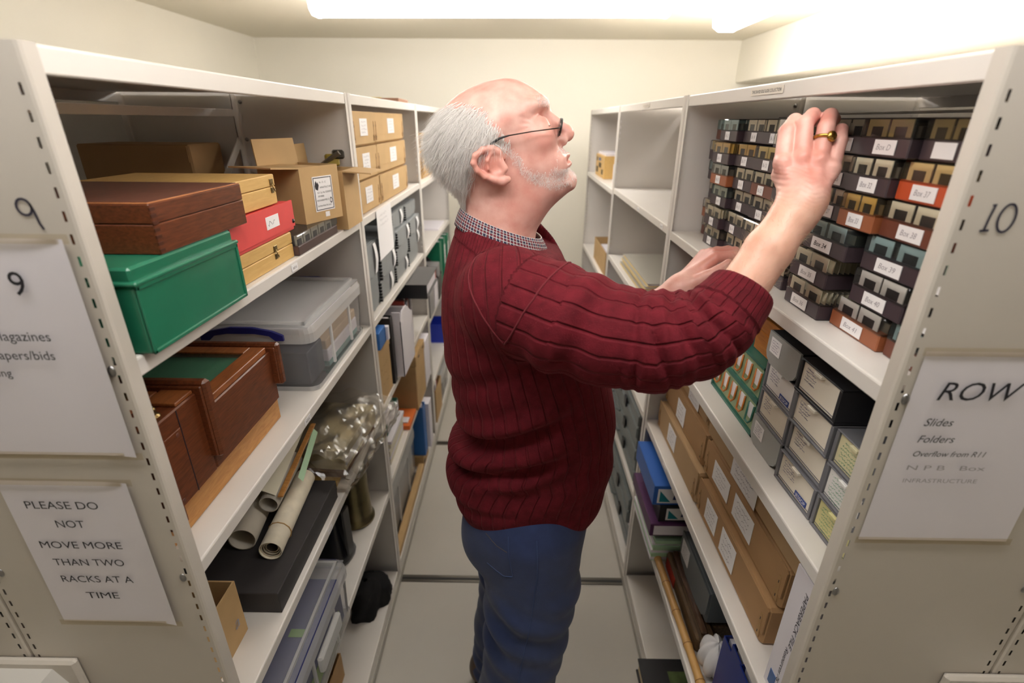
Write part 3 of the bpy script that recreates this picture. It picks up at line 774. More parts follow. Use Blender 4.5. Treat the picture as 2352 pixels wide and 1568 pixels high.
MB().box(0, .20, .004, .21, 0, .215, .002).build('body', CARD, t); l = MB().box(-.001, .201, 0, .212, .2155, .262, .002).build('lid', CARD, t)
for x in (.05, .15): MB().box(x, x + .022, -.0008, .0002, .235, .243).build('slot', INK, l)
t = put('L', 'ring_folder', 'flat white ring folder standing next to the tan slotted box', 'folder', -.432, 2.15, S[3])
MB().box(0, .022, 0, .21, 0, .235, .001).build('cover', PAPER, t); MB().box(.03, .16, .005, .2, 0, .22, .001).build('paper_block', PAPER, t)

t = plastic_box('L', 'long cloudy plastic box on the bottom shelf of the second bay', -.470, 1.480, .0754, .52, .22, .30, handles=False)
inside(t, .02, .5, .02, .2, .004, .2, mat('pale_content', (206, 208, 210), .8), 'content')
t = put('L', 'card_tube', 'long tan card tube lying along the bottom shelf edge', 'tube', -.447, 1.475, .0758)
MB().box(0, .56, -.0, .028, 0, .034, .004).build('tube', CARD, t)
t = put('L', 'card_box', 'short tan box with a dark slot at the far end of the tan tube', 'box', -.449, 2.05, .0758)
MB().box(0, .12, 0, .1, 0, .06, .002).build('body', CARD, t); MB().box(.0, .03, -.001, 0, .02, .035).build('slot', INK, t)
binder('L', 'lever_arch_file', 'bright blue file standing on the short tan box', -.440, 2.06, .0758 + .0605, .06, .2, .27, BLUE, hole=False, lab=False)
t = put('L', 'ring_folder', 'white folder leaning against the bright blue file', 'folder', -.425, 2.130, .1363)
MB().box(0, .07, 0, .2, 0, .25, .001).build('cover', PAPER, t)

S = [z + .0004 for z in LEV['L'][2]]
for r in range(2):
    archive_box('L', f'brown archive box, {"lower" if r == 0 else "upper"} of the two in the third bay', -.47, 2.62, S[0] + r * .104, .44, .24, .103, [(.62, .80, .3, .8)], group='brown archive boxes in the third bay', seed=40 + r)
archive_box('L', 'brown archive box standing on end beside the third-bay stack', -.475, 2.41, S[0], .19, .24, .15, [(.3, .7, .3, .7)], seed=44)
t = put('L', 'thin_folder', 'thin white folder lying on the near-empty shelf of the third bay', 'folder', -.46, 2.93, S[1])
MB().box(0, .26, 0, .2, 0, .012, .001).build('cover', PAPER, t)
GRB = mat('green_binder', (22, 120, 88), .45)
for k in range(3):
    binder('L', 'lever_arch_file', f'green lever arch file, {["nearest", "middle", "farthest"][k]} of the three in the third bay', -.452 + .008 * k, 2.90 + k * .105, S[2], .075 if k < 2 else .06, .24, .285, GRB, hole=False, lab=(k > 0), group='green files in the third bay')
for k in range(3):
    t = put('L', 'magazine_file', f'{["grey", "white", "black"][k]} magazine box in the third bay near the green files', 'magazine file', -.44, 2.42 + k * .15, S[2])
    m_ = [mat('grey_cover', (150, 148, 150), .5), PAPER, BLACKP][k]
    MB().box(0, .12, 0, .2, 0, .006).build('base', m_, t)
    for x in (0, .115): MB().prism([(0, .0062), (.2, .0062), (.2, .22), (.08, .22), (0, .13)], 'x', x, x + .005).build('side', m_, t)
    MB().box(.005, .115, 0, .004, .0062, .12).build('front', m_, t); MB().box(.008, .112, .006, .19, .007, .19).build('contents', [PAPER, mat('red_cover', (170, 70, 60), .5), mat('grey_cover', (1, 1, 1))][k], t)
t = put('L', 'board_sheet', 'dark board standing on edge at the near end of the third bay', 'board', -.45, 2.41, S[3])
MB().box(0, .008, 0, .2, 0, .25).build('board', BLACKP, t)
t = put('L', 'plastic_bin', 'royal blue open plastic bin in the third bay', 'bin', -.44, 2.93, S[3])
RB = mat('royal_blue', (40, 62, 190), .4)
MB().box(0, .16, 0, .2, 0, .004).build('base', RB, t)
for a in ((0, .16, 0, .004), (0, .16, .196, .2), (0, .004, .0045, .1955), (.156, .16, .0045, .1955)): MB().box(*a, .0042, .12).build('side_wall', RB, t)
MB().box(-.006, .166, -.008, .0, .108, .122, .002).build('rim', RB, t)
t = put('L', 'carton', 'open carton holding red papers on the bottom shelf of the third bay', 'carton', -.445, 2.45, .0754)
carton(t, .2, .2, .2, CARD); inside(t, .02, .18, .02, .18, .004, .18, mat('red_cover', (1, 1, 1)), 'paper_bundle'); inside(t, .05, .09, .01, .17, .1805, .23, PAPER, 'paper_bundle')
t = plastic_box('L', 'small cloudy plastic box at the far end of the bottom shelf', -.445, 2.68, .0754, .3, .2, .17, handles=False)

# ================================================================ RIGHT RACK, first bay: the slide collection
S = [z + .0004 for z in LEV['R'][0]]
TRAYS = {'d': mat('slide_tray_dark', (66, 54, 60), .42), 'o': mat('slide_tray_tan', (158, 92, 58), .42), 'r': mat('slide_tray_orange', (196, 82, 44), .4), 'b': mat('slide_tray_brown', (112, 62, 46), .42)}
LIDS = {'c': clear('slide_lid_smoke', (246, 245, 240), .03, .08, .25), 't': clear('slide_lid_teal', (218, 232, 232), .05, .08, .25), 'a': clear('slide_lid_amber', (244, 230, 200), .04, .08, .25), 'k': clear('slide_lid_dark', (186, 182, 176), .06, .1, .25)}
CREAM = mat('slide_cream', (246, 238, 216), .6); YEL = mat('slide_yellow', (238, 216, 150), .6); BLUW = mat('slide_bluish', (226, 236, 238), .6)
def slide_mb(x, y, w, h, z):
    a = w * .22; zb, zt = z + h * .34, z + h * .80
    mb = MB()
    for q in ((x, x + w, z, zb), (x, x + w, zt, z + h), (x, x + a, zb, zt), (x + w - a, x + w, zb, zt)): mb.box(q[0], q[1], y, y + .0012, q[2], q[3])
    return mb
def slide_box(label, y, z, w, tray='d', lid='c', xf=.472, h=.0466, d=.20, mark=None, markink=None, mount=None, fan=False, big=False, lw=.4, n=2):
    t = put('R', 'slide_box', label, 'slide box', xf, y, z, random.uniform(-1, 1), 'slide boxes on the top shelf')
    hb = h * .52
    MB().box(0, w, 0, d, 0, hb, .0015).build('tray', TRAYS[tray], t)
    mb = MB(); mb.box(-.0006, w + .0006, -.0008, d, hb * .86, h, .0022); mb.build('lid', LIDS[lid], t)
    mt = mount or CREAM
    sw = min(.043, (w - .012) / n - .004)
    for k in range(n):
        x = .005 + k * (w - .01) / n + random.uniform(0, .004)
        s = slide_mb(x, .003, sw, h * .92, .002).build('slide', mt, t)
        MB().box(x + sw * .2, x + sw * .8, .0036, .0039, h * .32, h * .78).build('film', COMB, s)
    if fan:
        for k in range(7): MB().box(w - .046, w - .003, .009 + k * .008, .0102 + k * .008, .003, h * .93).build('slide', mt, t)
        MB().box(.004, w - .05, .02, d - .01, .003, h * .86).build('slide_pack', mt, t)
    else:
        MB().box(.004, w - .004, .012, d - .01, .003, h * .8).build('slide_pack', mat('slide_pack', (120, 112, 100), .7), t)
    a = .5 - lw / 2 + random.uniform(-.05, .08)
    l = MB().box(a * w, (a + lw) * w, -.0012, -.0004, hb * .14, hb * .86).build('label', LABELM, t)
    if mark: text(mark, lw * w * .66, (a * w + lw * w * .14, -.0014, hb * .36), (1, 0, 0), (0, 0, 1), markink or GREYINK, l, 'handwriting', shear=.25, height=hb * .3, weight=.01 if markink is INK else 0)
    return t
RO = ['bottom', 'second', 'third', 'fourth', 'fifth', 'top']
near = {  # (column, row): y_far, width, tray, lid, mark, mount, fan, label words
    ('A', 0): (.838, .104, 'd', 'c', 'Box 36', CREAM, True), ('A', 1): (.842, .106, 'd', 'c', 'Box 35', CREAM, True), ('A', 2): (.832, .118, 'd', 't', 'Box 34', BLUW, False),
    ('B', 0): (.728, .110, 'o', 'c', 'Box 41', LABELM, False), ('B', 1): (.700, .104, 'd', 'c', 'Box 40', LABELM, False), ('B', 2): (.696, .112, 'd', 't', 'Box 39', BLUW, False),
    ('B', 3): (.678, .102, 'b', 'c', 'Box 38', CREAM, False), ('B', 4): (.668, .096, 'r', 'a', 'Box 37', CREAM, False), ('B', 5): (.648, .078, 'd', 'k', None, YEL, False),
    ('A', 3): (.758, .078, 'o', 'a', 'Box 33', YEL, False), ('A', 4): (.758, .088, 'd', 'c', 'Box 32', CREAM, False), ('A', 5): (.752, .100, 'd', 'k', 'Box D', YEL, False),
    ('Z', 3): (.838, .078, 'd', 'c', 'Box 27', CREAM, False), ('Z', 4): (.840, .080, 'd', 'c', 'Box 26', CREAM, False), ('Z', 5): (.842, .088, 'd', 'k', None, CREAM, True),
    ('C', 0): (.614, .070, 'b', 't', None, BLUW, False), ('C', 1): (.590, .05, 'd', 'c', None, CREAM, False), ('C', 2): (.580, .04, 'd', 't', None, CREAM, False)}
TN = {'d': 'dark', 'o': 'tan', 'b': 'red-brown', 'r': 'bright orange'}
for (c, r), (y, w, tr, li, mk, mo, fan) in near.items():
    xf = {'A': .466, 'B': .476, 'Z': .474, 'C': .482}[c] - (.006 if (c, r) in (('A', 1), ('A', 0)) else 0)
    WH = {'A': 'in the stack right of the wrist', 'B': 'in the stack by the near upright', 'Z': 'touching the raised hand', 'C': ''}[c]
    lb = f'{TN[tr]} slide box marked {mk}, {RO[r]} row, {WH}' if mk else f'unmarked {TN[tr]} slide box in the {RO[r]} row, {"against the near upright" if c in "BC" else "beside the raised hand"}'
    slide_box(lb, y, S[0] + r * .0478, w, tr, li, xf, mark=mk, markink=INK if mk == 'Box 34' else None, mount=mo, fan=fan, lw=.42 if c != 'A' or r > 2 else .45)
far_cols = [1.404, 1.300, 1.196, 1.092, .988]
trs = [['b', 'o', 'd', 'd', 'd', 'b'], ['d', 'd', 'd', 'o', 'd', 'd'], ['d', 'd', 'd', 'd', 'd', 'd'], ['d', 'd', 'd', 'b', 'd', 'd'], ['d', 'd', 'o', 'd', 'd', 'd']]
lds = [['c', 'c', 'c', 't', 'c', 't'], ['c', 'c', 't', 'c', 'a', 't'], ['c', 'c', 'c', 'c', 'a', 'c'], ['c', 'c', 'c', 'c', 'c', 'c'], ['c', 'c', 'c', 'c', 'c', 'c']]
for ci, y in enumerate(far_cols):
    for r in range(6):
        jx = [0.03, 0, .012, .01, .006][ci] + (.018 if ci == 4 and r == 5 else 0) + [0, -.006, .004, -.004, -.010, .004][r] * .8
        mo = [CREAM, CREAM, CREAM, BLUW, YEL, BLUW][r] if ci < 2 else ([CREAM, CREAM, CREAM, CREAM, YEL, CREAM][r])
        slide_box(f'{TN[trs[ci][r]]} slide box with a small white label, {RO[r]} row, {["first", "second", "third", "fourth", "fifth"][ci]} stack from the far end', y + random.uniform(-.004, .004), S[0] + r * .0478, .0985, trs[ci][r], lds[ci][r], .472 + jx, mark='Bx ' + str(r + 6 * ci + 1), mount=mo, fan=(ci == 1 and r in (1, 4)), lw=.26)
t = put('R', 'slide_box', 'small clear slide box sticking out beside the fingertips', 'slide box', .446, .960, S[0] + 5 * .0478 + .0004, 0, 'slide boxes on the top shelf')
MB().box(0, .06, 0, .07, 0, .004, .001).build('tray', TRAYS['d'], t); slide = slide_mb(.004, .003, .05, .040, .0045).build('slide', LABELM, t); MB().box(.014, .044, .0036, .0039, .018, .036).build('film', COMB, slide)
MB().box(-.0006, .0606, -.0006, .07, .003, .048, .002).build('lid', LIDS['c'], t)

# slide cases with cream drawer fronts
CASEG = mat('case_grey', (116, 116, 122), .5); CASEB = mat('case_black', (42, 42, 46), .5); FRONTC = mat('drawer_cream', (238, 230, 214), .5, noise=(20, .02)); FRONTW = mat('drawer_white', (238, 236, 234), .5); FRONTY = mat('drawer_yellow', (216, 208, 150), .55)
def slide_case(label, y, z, w=.112, h=.0575, d=.24, shell=None, front=None, ink=None, logo=False, xf=.462, loose=False, lines=5):
    t = put('R', 'slide_case', label, 'slide case', xf, y, z, random.uniform(-1.2, 1.2), 'slide cases on the second shelf')
    sh = shell or CASEG; k = .0045
    for a in ((0, w, 0, k), (0, w, h - k * .6, h), (0, k * 1.4, k, h - k * .6), (w - k * 1.4, w, k, h - k * .6)): MB().box(a[0], a[1], 0, d, a[2], a[3], .0008).build('shell', sh, t)
    f = MB().box(k * 1.5, w - k * 1.5, .003 if not loose else -.006, d * .9, k * 1.1, h - k * .8, .0012).build('drawer', front or FRONTC, t)
    MB().box(w * .42, w * .60, -.0045, .004, h - k * 1.6, h - k * .5, .0006).build('pull_tab', front or FRONTC, t)
    MB().box(k * 2, w - k * 2, .0022, .003, h * .16, h * .175).build('groove', CASEG, f)
    scribble(f, w * .14, w * (.5 if lines <= 5 else .9), h * (.42 if lines <= 5 else .12), h * .86, .0024 if not loose else -.0066, lines, ink or BLUEINK, seed=sum(map(ord, label)) % 999, w=.00035)
    if logo:
        g = MB().box(w * .56, w * .86, .0018, .0028, h * .16, h * .34).build('brand_plate', mat('brand_blue', (40, 66, 140), .5), f)
        text('JESSOP', w * .26, (w * .58, .0016, h * .20), (1, 0, 0), (0, 0, 1), LABELM, g, height=h * .11)
    return t
HH = .0588
rows = ['bottom', 'second', 'third', 'top']
for r in range(4):
    slide_case(f'grey slide case with cream front, {rows[r]} of the middle stack' if r < 3 else 'black slide case with cream front topping the middle stack', .742, S[1] + r * HH, logo=(r == 0), shell=CASEB if r == 3 else CASEG, xf=.462 + [.0, .006, .0, -.004][r])
for r in (1, 2):
    slide_case(f'grey slide case with white front, {rows[r]} of the far stack', .858, S[1] + r * HH, logo=(r == 2), front=FRONTW if r == 2 else FRONTC, xf=.468)
for r in (0, 3):
    t = put('R', 'slide_magazine', f'grey clear-fronted slide magazine with curved base, {rows[r]} of the far stack', 'slide magazine', .466 if r == 0 else .46, .858 if r == 0 else .856, S[1] + r * HH, 0, 'slide cases on the second shelf')
    w, h = .108, .058
    pr = [(0, .018), (.006, .008), (.02, 0), (w - .02, 0), (w - .006, .008), (w, .018), (w, h), (0, h)]
    MB().prism(pr, 'y', .004, .2).build('body', CASEB, t)
    MB().prism([(a, b) for a, b in pr], 'y', 0, .0035).build('front', mat('frosted_grey', (168, 170, 168), .35), t)
    label_card(t, .012, .048, .022, .05, -.0002, 5, BLUEINK, seed=r)
for r in range(3):
    slide_case(f'{["grey slide case with pale yellow front", "grey slide case with white front and green writing", "grey slide case with cream front and green writing"][r]} partly hidden by the near upright', .626, S[1] + r * HH, w=.09, front=[FRONTY, FRONTW, mat('drawer_pale', (226, 218, 178), .5)][r], ink=GREENINK, xf=.464, lines=7)

# green drawer cabinet
t = put('R', 'drawer_cabinet', 'small green cabinet of pale green slide drawers with amber label pulls', 'cabinet', .474, 1.088, S[1])
GFR = mat('green_frame', (58, 116, 102), .45); GDR = mat('drawer_green', (160, 178, 138), .5); AMB = mat('amber_pull', (196, 116, 44), .35)
W_, H_ = .228, .152
fm = MB()
for a in ((0, W_, 0, .006), (0, W_, H_ - .006, H_), (0, W_, H_ / 2 - .005, H_ / 2 + .005), (0, .005, 0, H_), (W_ - .005, W_, 0, H_)): fm.box(a[0], a[1], -.004, .20, a[2], a[3])
fm.build('carcass', GFR, t)
for r in range(2):
    for k in range(5):
        x0 = .0058 + k * .0434; z0 = .0066 + r * (H_ / 2 - .002)
        dr = MB().box(x0, x0 + .0422, .001, .18, z0, z0 + .0625, .001).build('drawer', GDR, t)
        pm = AMB if not (r == 0 and k == 4) else GFR
        cx, cz = x0 + .021, z0 + .036
        MB().tube([(cx - .0115, -.001, cz + .018), (cx - .0115, -.003, cz - .014), (cx - .007, -.006, cz - .021), (cx + .007, -.006, cz - .021), (cx + .0115, -.003, cz - .014), (cx + .0115, -.001, cz + .018)], .0021, 6).build('pull', pm, dr, smooth=True)
        MB().box(cx - .0098, cx + .0098, -.0012, .0005, cz - .013, cz + .018).build('label', LABELM, dr)
t = put('R', 'wooden_box', 'honey-coloured wooden box standing on the green cabinet', 'box', .490, .965, S[1] + H_ + .0008, 0)
HON = wood('honey_wood', (176, 104, 34), (204, 132, 52), (4, 30, 30), .4)
lined_box(t, .12, .17, .072, HON, .6)
t = put('R', 'tin_box', 'black tin cash box with a steel catch at the far end of the second shelf', 'box', .478, 1.36, S[1])
MB().box(0, .20, 0, .2, 0, .165, .003).build('body', mat('black_tin', (58, 58, 60), .35), t); MB().box(-.003, .203, -.003, .203, .166, .20, .004).build('lid', mat('black_tin', (1, 1, 1)), t)
MB().tube([(.05, -.004, .19), (.05, -.008, .175), (.056, -.008, .160), (.062, -.006, .172), (.058, -.004, .19)], .0015, 6).build('catch', STEEL, t, smooth=True)
t = put('R', 'slide_case', 'dark grey case standing at the far end of the green cabinet', 'slide case', .478, 1.15, S[1]); MB().box(0, .055, 0, .2, 0, .10, .002).build('body', CASEG, t); MB().box(.005, .05, -.001, 0, .02, .08).build('front', CASEB, t)

# third shelf: archive boxes in three layers
z3 = S[2]
AL = 'archive boxes on the third shelf of the right rack'
C3 = mat('brown_card_warm', (172, 134, 92), .7, noise=(10, .06)); C3b = mat('brown_card_light', (184, 152, 112), .7, noise=(10, .05))
archive_box('R', 'tan archive box with one label, far end of the bottom layer', .454, 1.392, z3, .366, .25, .094, [(.30, .50, .25, .85)], m=C3b, group=AL, seed=60)
archive_box('R', 'brown archive box with two labels and a torn corner, near end of the bottom layer', .457, 1.018, z3, .372, .25, .093, [(.16, .34, .25, .85), (.42, .62, .22, .88)], m=C3, group=AL, seed=61)
archive_box('R', 'brown archive box with one label, far end of the middle layer', .468, 1.398, z3 + .0945, .345, .24, .092, [(.35, .55, .15, .8)], m=C3, group=AL, seed=62)
archive_box('R', 'brown archive box with two labels, near end of the middle layer', .470, 1.045, z3 + .0945, .400, .24, .092, [(.15, .38, .25, .8), (.45, .68, .25, .85)], m=C3, group=AL, seed=63)
archive_box('R', 'tan archive box tucked under the shelf, far end of the upper layer', .480, 1.40, z3 + .187, .325, .23, .095, [(.50, .75, .05, .6)], m=C3b, group=AL, seed=64)
archive_box('R', 'tan archive box with a large handwritten label, near end of the upper layer', .474, 1.070, z3 + .187, .462, .23, .095, [(.34, .60, .0, .62)], m=C3b, group=AL, seed=65, flap=False)
t = put('R', 'box_file', 'white box file standing against the near upright with writing down its spine', 'binder', .440, .588, z3)
MB().box(0, .055, 0, .22, 0, .270, .0015).build('case', PAPER, t)
text('PAPERBACK FILE', .12, (.034, -.0006, .245), (0, 0, -1), (1, 0, 0), INK, t, height=.009, shear=.2); text('Resources 76', .08, (.03, -.0006, .12), (0, 0, -1), (1, 0, 0), INK, t, height=.008, shear=.3)
MB().box(.012, .030, -.0008, 0, .012, .042).build('logo_plate', mat('logo_blue', (86, 116, 170), .5), t)

# fourth shelf
z4 = S[3]
STK = 'stack of files at the far end of the fourth shelf'
papers('R', 'stack of loose papers and magazines under the purple folder', .412, 1.40, z4, .24, .22, 7, .012, mat('pale_green_paper', (1, 1, 1)), seed=9)
t = put('R', 'ring_folder', 'dark purple folder in the stack below the blue box', 'folder', .402, 1.40, z4 + .098)
MB().box(0, .24, 0, .2, 0, .045, .0015).build('cover', mat('purple_board', (88, 46, 92), .5), t); MB().box(.004, .2415, .01, .19, .006, .039).build('paper_block', PAPER, t)
def logo_face(t, x, z0, z1, d0, d1):
    l = MB().box(x, x + .0008, d0, d1, z0, z1).build('label', LABELM, t)
    m_ = mat('logo_teal', (24, 128, 140), .5)
    mb = MB(); mb.add([(x + .001, d0 + .006, z0 + .004), (x + .001, d0 + .006 + (d1 - d0) * .45, z0 + .004), (x + .001, d0 + .006, z1 - .006)], [(0, 1, 2)]); mb.build('logo', m_, l, fix=False)
    mb = MB(); mb.add([(x + .001, d0 + .012 + (d1 - d0) * .45, z0 + .012), (x + .001, d1 - .01, z0 + .012), (x + .001, d0 + .02 + (d1 - d0) * .4, z1 - .005)], [(0, 1, 2)]); mb.build('logo', mat('logo_navy', (44, 62, 110), .5), l, fix=False)
t = put('R', 'box_file', 'black box file with a triangle logo, between the blue box and the purple folder', 'box file', .425, 1.385, z4 + .1435)
MB().box(0, .215, 0, .2, 0, .058, .0015).build('case', BLACKP, t); logo_face(t, .2152, .008, .05, .02, .09)
t = put('R', 'box_file', 'bright blue box file with a triangle logo topping the stack', 'box file', .402, 1.400, z4 + .202)
MB().box(0, .225, 0, .2, 0, .068, .0015).build('case', mat('blue_file', (44, 98, 182), .45), t); logo_face(t, .2252, .008, .058, .012, .085)

WEA = wood('weathered_wood', (62, 46, 32), (112, 88, 60), (30, 4, 30), .5)
t = empty('weathered_timber', (.4575, .865, z4), 0, 'old weathered timber beams lying behind the bamboo cane', 'frame')
MB().box(0, .05, 0, .285, 0, .052, .006).build('beam', WEA, t); MB().box(.052, .19, .23, .28, 0, .05, .006).build('beam', WEA, t); MB().box(.052, .19, .04, .09, 0, .05, .006).build('beam', WEA, t)
MB().box(.012, .03, .01, .275, .0522, .064, .004).build('rail', wood('worn_rail', (70, 48, 36), (100, 74, 54), (30, 4, 30), .25), t)
MB().box(.052, .18, .095, .225, .0, .03, .003).build('panel', WEA, t); MB().box(-.0015, 0, .19, .27, .005, .04).build('red_patch', mat('red_paint', (168, 52, 36), .6), t)
t = empty('bamboo_cane', (.4405, .60, z4 + .0127), 0, 'yellow bamboo cane lying along the shelf edge', 'cane')
BAM = mat('bamboo', (206, 160, 96), .45, noise=(20, .08))
pts, rr = [], []
for k in range(0, 41):
    u = k / 40; pts.append((.004 * math.sin(u * 5), .62 * u, 0)); rr.append(.0105 + (.0016 if k % 6 == 0 else 0))
MB().tube(pts, rr, 10).build('cane', BAM, t, smooth=True)
for k in range(0, 41, 6):
    b = MB(); b.tube([(.004 * math.sin(k / 8), .62 * k / 40 - .001, 0), (.004 * math.sin(k / 8), .62 * k / 40 + .001, 0)], .0125, 10); b.build('node', mat('bamboo_node', (150, 108, 60), .6), t)
t = put('R', 'box_file', 'slate grey box file with a rounded flap lying on the weathered timber', 'box file', .484, 1.115, z4 + .0645)
SLG = mat('slate_grey', (96, 102, 106), .42)
MB().box(0, .215, .002, .18, 0, .10, .003).build('case', SLG, t)
MB().prism([(0, .10), (0, .03), (.02, .008), (.06, .0), (.155, .0), (.195, .008), (.215, .03), (.215, .10)], 'y', -.003, .0022).build('flap', SLG, t); label_card(t, .012, .07, .03, .085, -.0032, 4, seed=70)
NAVY = mat('navy_gloss', (26, 48, 128), .35)
for k in range(3):
    binder('R', 'ring_folder', f'navy blue folder standing at the near end of the fourth shelf, {["farthest", "middle", "nearest"][k]} of three', .438 + .012 * (2 - k), .768 - k * .056, z4, .050, .22, [.20, .25, .27][k], NAVY, hole=False, lab=False, group='navy folders')
t = empty('plastic_bag', (.455, .835, z4 + .001), 0, 'small white and red plastic bag at the foot of the navy folders', 'bag')
mb = MB(); mb.grid(lambda u, v: ((.035 + .006 * math.sin(9 * u * 6.28)) * math.cos(u * 6.2832) * math.sin(v * 3.0 + .1), (.045 + .006 * math.sin(7 * u * 6.28)) * math.sin(u * 6.2832) * math.sin(v * 3.0 + .1), .05 - .05 * math.cos(v * 3.1416) + .004 * math.sin(u * 40)), 30, 12)
mb.xf(Matrix.Translation((.06, -.02, .027))); mb.build('film', mat('white_film', (232, 230, 232), .3), t, smooth=True)
t.location = (.425, .838, z4 - .022)

# bottom shelf
t = empty('picture_binder', (.385, .76, .0756), math.radians(0), 'black binder with a green picture on its cover, jutting out of the bottom shelf', 'binder')
MB().box(0, .24, 0, .29, 0, .006, .001).build('cover', BLACKP, t); MB().box(.0, .24, 0, .29, .05, .056, .001).build('cover', BLACKP, t); MB().box(.006, .235, .003, .287, .0062, .0498).build('paper_block', mat('yellowed_pages', (206, 190, 156), .7), t); MB().box(.24, .245, 0, .29, 0, .056).build('spine', BLACKP, t)
MB().box(.08, .2, .06, .25, .0562, .0568).build('picture', mat('picture_print', (78, 92, 52), .4, noise=(25, .6)), t)

# ================================================================ RIGHT RACK, second and third bays
S = [z + .0004 for z in LEV['R'][1]]
BUFF = mat('buff_card', (214, 192, 140), .65); GTOP = mat('grey_folder', (176, 172, 162), .6)
for k in range(4):
    t = put('R', 'card_folder', f'grey-topped buff folder, {["lowest", "second", "third", "topmost"][k]} of the pile on the bare shelf', 'folder', .446 + .006 * (k % 2), 2.17 - .01 * k, S[1] + k * .0135, 0, 'pile of buff folders')
    MB().box(0, .44, 0, .235, 0, .005, .002).build('cover', BUFF, t); MB().box(.004, .436, .006, .23, .0052, .0098).build('paper_block', PAPER, t); MB().box(0, .44, 0, .235, .01, .013, .001).build('cover', GTOP, t)
PGC = mat('grey_case', (112, 120, 122), .4)
def grey_case(label, y, z, w, h, xf):
    t = put('R', 'plastic_case', label, 'case', xf, y, z, 0, 'grey plastic cases in the second bay')
    MB().box(0, w, 0, .23, 0, h * .5, .006).build('base', PGC, t); MB().box(0, w, .002, .23, h * .5 + .001, h, .006).build('lid', PGC, t)
    for x in (.2, .72): MB().box(w * x, w * x + .035, -.006, .0, h * .3, h * .72, .002).build('latch', BLACKP, t)
    mb = MB(); mb.tube([(w * .4, -.002, h * .45), (w * .42, -.014, h * .45), (w * .6, -.014, h * .45), (w * .62, -.002, h * .45)], .005, 6); mb.build('handle', PGC, t)
    return t
zz = S[3]
for k in range(3): grey_case(f'grey plastic case with black latches, {["lowest", "middle", "uppermost"][k]} of three on the lower shelf', 2.28, zz + k * .096, .76, .095, .436 - .004 * k)
zz = .0756
for k in range(2): grey_case(f'grey plastic case with black latches, {["lower", "upper"][k]} of two on the bottom shelf', 2.27, zz + k * .15, .75, .115, .45 - .02 * k)
t = put('R', 'paper_sheet', 'white sheets with a red mark lying between the two lower grey cases', 'papers', .448, 2.2, .0756 + .1155)
MB().box(0, .66, 0, .2, 0, .034, .003).build('sheet_bundle', PAPER, t); MB().box(.1, .15, -.0006, 0, .008, .026).build('red_mark', mat('pink_mark', (220, 110, 120), .6), t)
papers('R', 'grey and white papers lying on the third shelf of the second bay', .46, 2.25, S[2], .7, .2, 4, .02, PGC, seed=12)
t = put('R', 'plastic_tray', 'dark plastic tray on the third shelf of the second bay', 'tray', .445, 1.66, S[2] + .1)
MB().box(0, .16, 0, .2, -.0, .004).build('base', BLACKP, t); MB().box(0, .16, 0, .004, .0042, .05, .001).build('front', BLACKP, t); t.location.z = S[2] + .105

S = [z + .0004 for z in LEV['R'][2]]
t = put('R', 'wooden_box', 'small pale wooden box with stencilled marks at the far end of the right rack', 'box', .452, 3.14, S[0])
MB().box(0, .30, 0, .19, 0, .115, .002).build('body', PALE, t); MB().box(.01, .29, .01, .18, .1155, .13).build('paper_cards', PAPER, t)
st = mat('stencil', (84, 66, 44), .7)
for a in ((.03, .09, .02, .05), (.12, .2, .05, .075), (.03, .06, .08, .1), (.22, .27, .02, .045)): MB().box(a[0], a[1], -.0008, 0, a[2], a[3]).build('stencil_mark', st, t)
MB().box(.1, .18, -.0008, 0, .085, .1).build('stencil_mark', mat('stencil_blue', (96, 110, 150), .7), t)
t = put('R', 'card_index', 'white card index on a bracket beside the small stencilled box', 'card index', .470, 2.66, S[0]); MB().box(0, .10, 0, .16, 0, .09, .002).build('base', PAPER, t); MB().box(.02, .024, .02, .024, .0905, .22).build('bracket', STEEL, t); MB().box(.0, .07, .01, .018, .2, .29).build('card', PAPER, t)
t = put('R', 'carton', 'open brown carton with papers at the far end of the right rack', 'carton', .445, 2.93, S[1])
carton(t, .40, .2, .12, CARD, [('right', .0001, 0)]); inside(t, .05, .35, .03, .17, .006, .09, PAPER, 'paper_bundle'); MB().box(.3, .39, .19, .194, .1201, .22).build('divider', CARD2, t)

# ================================================================ signs, labels and writing on the racks
def sheet(label, x0, x1, z0, z1, skew=0., lift=.004):
    t = empty('notice_sheet', (x0, .5072, z0), 0, label, 'notice')
    w, h = x1 - x0, z1 - z0
    f = lambda u, v: (w * u + skew * v, -.0004 - lift * max(0, (u - .72) / .28) ** 2 * (1 - .4 * v), h * v)
    mb = MB(); mb.grid(f, 24, 8); mb.build('paper', PAPER, t, smooth=True)
    TAPE = clear('sticky_tape', (250, 247, 240), .02, .4, .03)
    for zz in (0, h): MB().box(-.004, w + .006, -.0016 - lift * .2, -.0014 - lift * .2, zz - .005, zz + .005).build('tape', TAPE, t)
    return t, (lambda x: -.0009 - lift * max(0, (x / w - .72) / .28) ** 2)
K = .507 / .49
zz_ = lambda z: 1.65 - (1.65 - z) * K
t, dy = sheet('white printed sheet for row 9 listing magazines, on the left rack end', -.655, -.4605, zz_(1.284), zz_(1.541))
ox, oz = t.location.x, t.location.z
def line(t, s, xa, xb, z, m=INK, shear=0., h=None, w=0.): return text(s, (xb - xa) * K, (xa * K - t.location.x, -.0032, zz_(z) - t.location.z), (1, 0, 0), (0, 0, 1), m, t, shear=shear, height=h, weight=w)
line(t, 'ROW', -.628, -.548, 1.483, h=.026); line(t, '9', -.514, -.4985, 1.483, h=.027); line(t, 'Magazines', -.556, -.494, 1.432); line(t, 'Newspapers/bids', -.600, -.497, 1.410); line(t, 'Training', -.596, -.552, 1.389)
t, dy = sheet('white printed sheet asking not to move more than two racks, on the left rack end', -.655, -.4865, zz_(1.0), zz_(1.245), 0, .005)
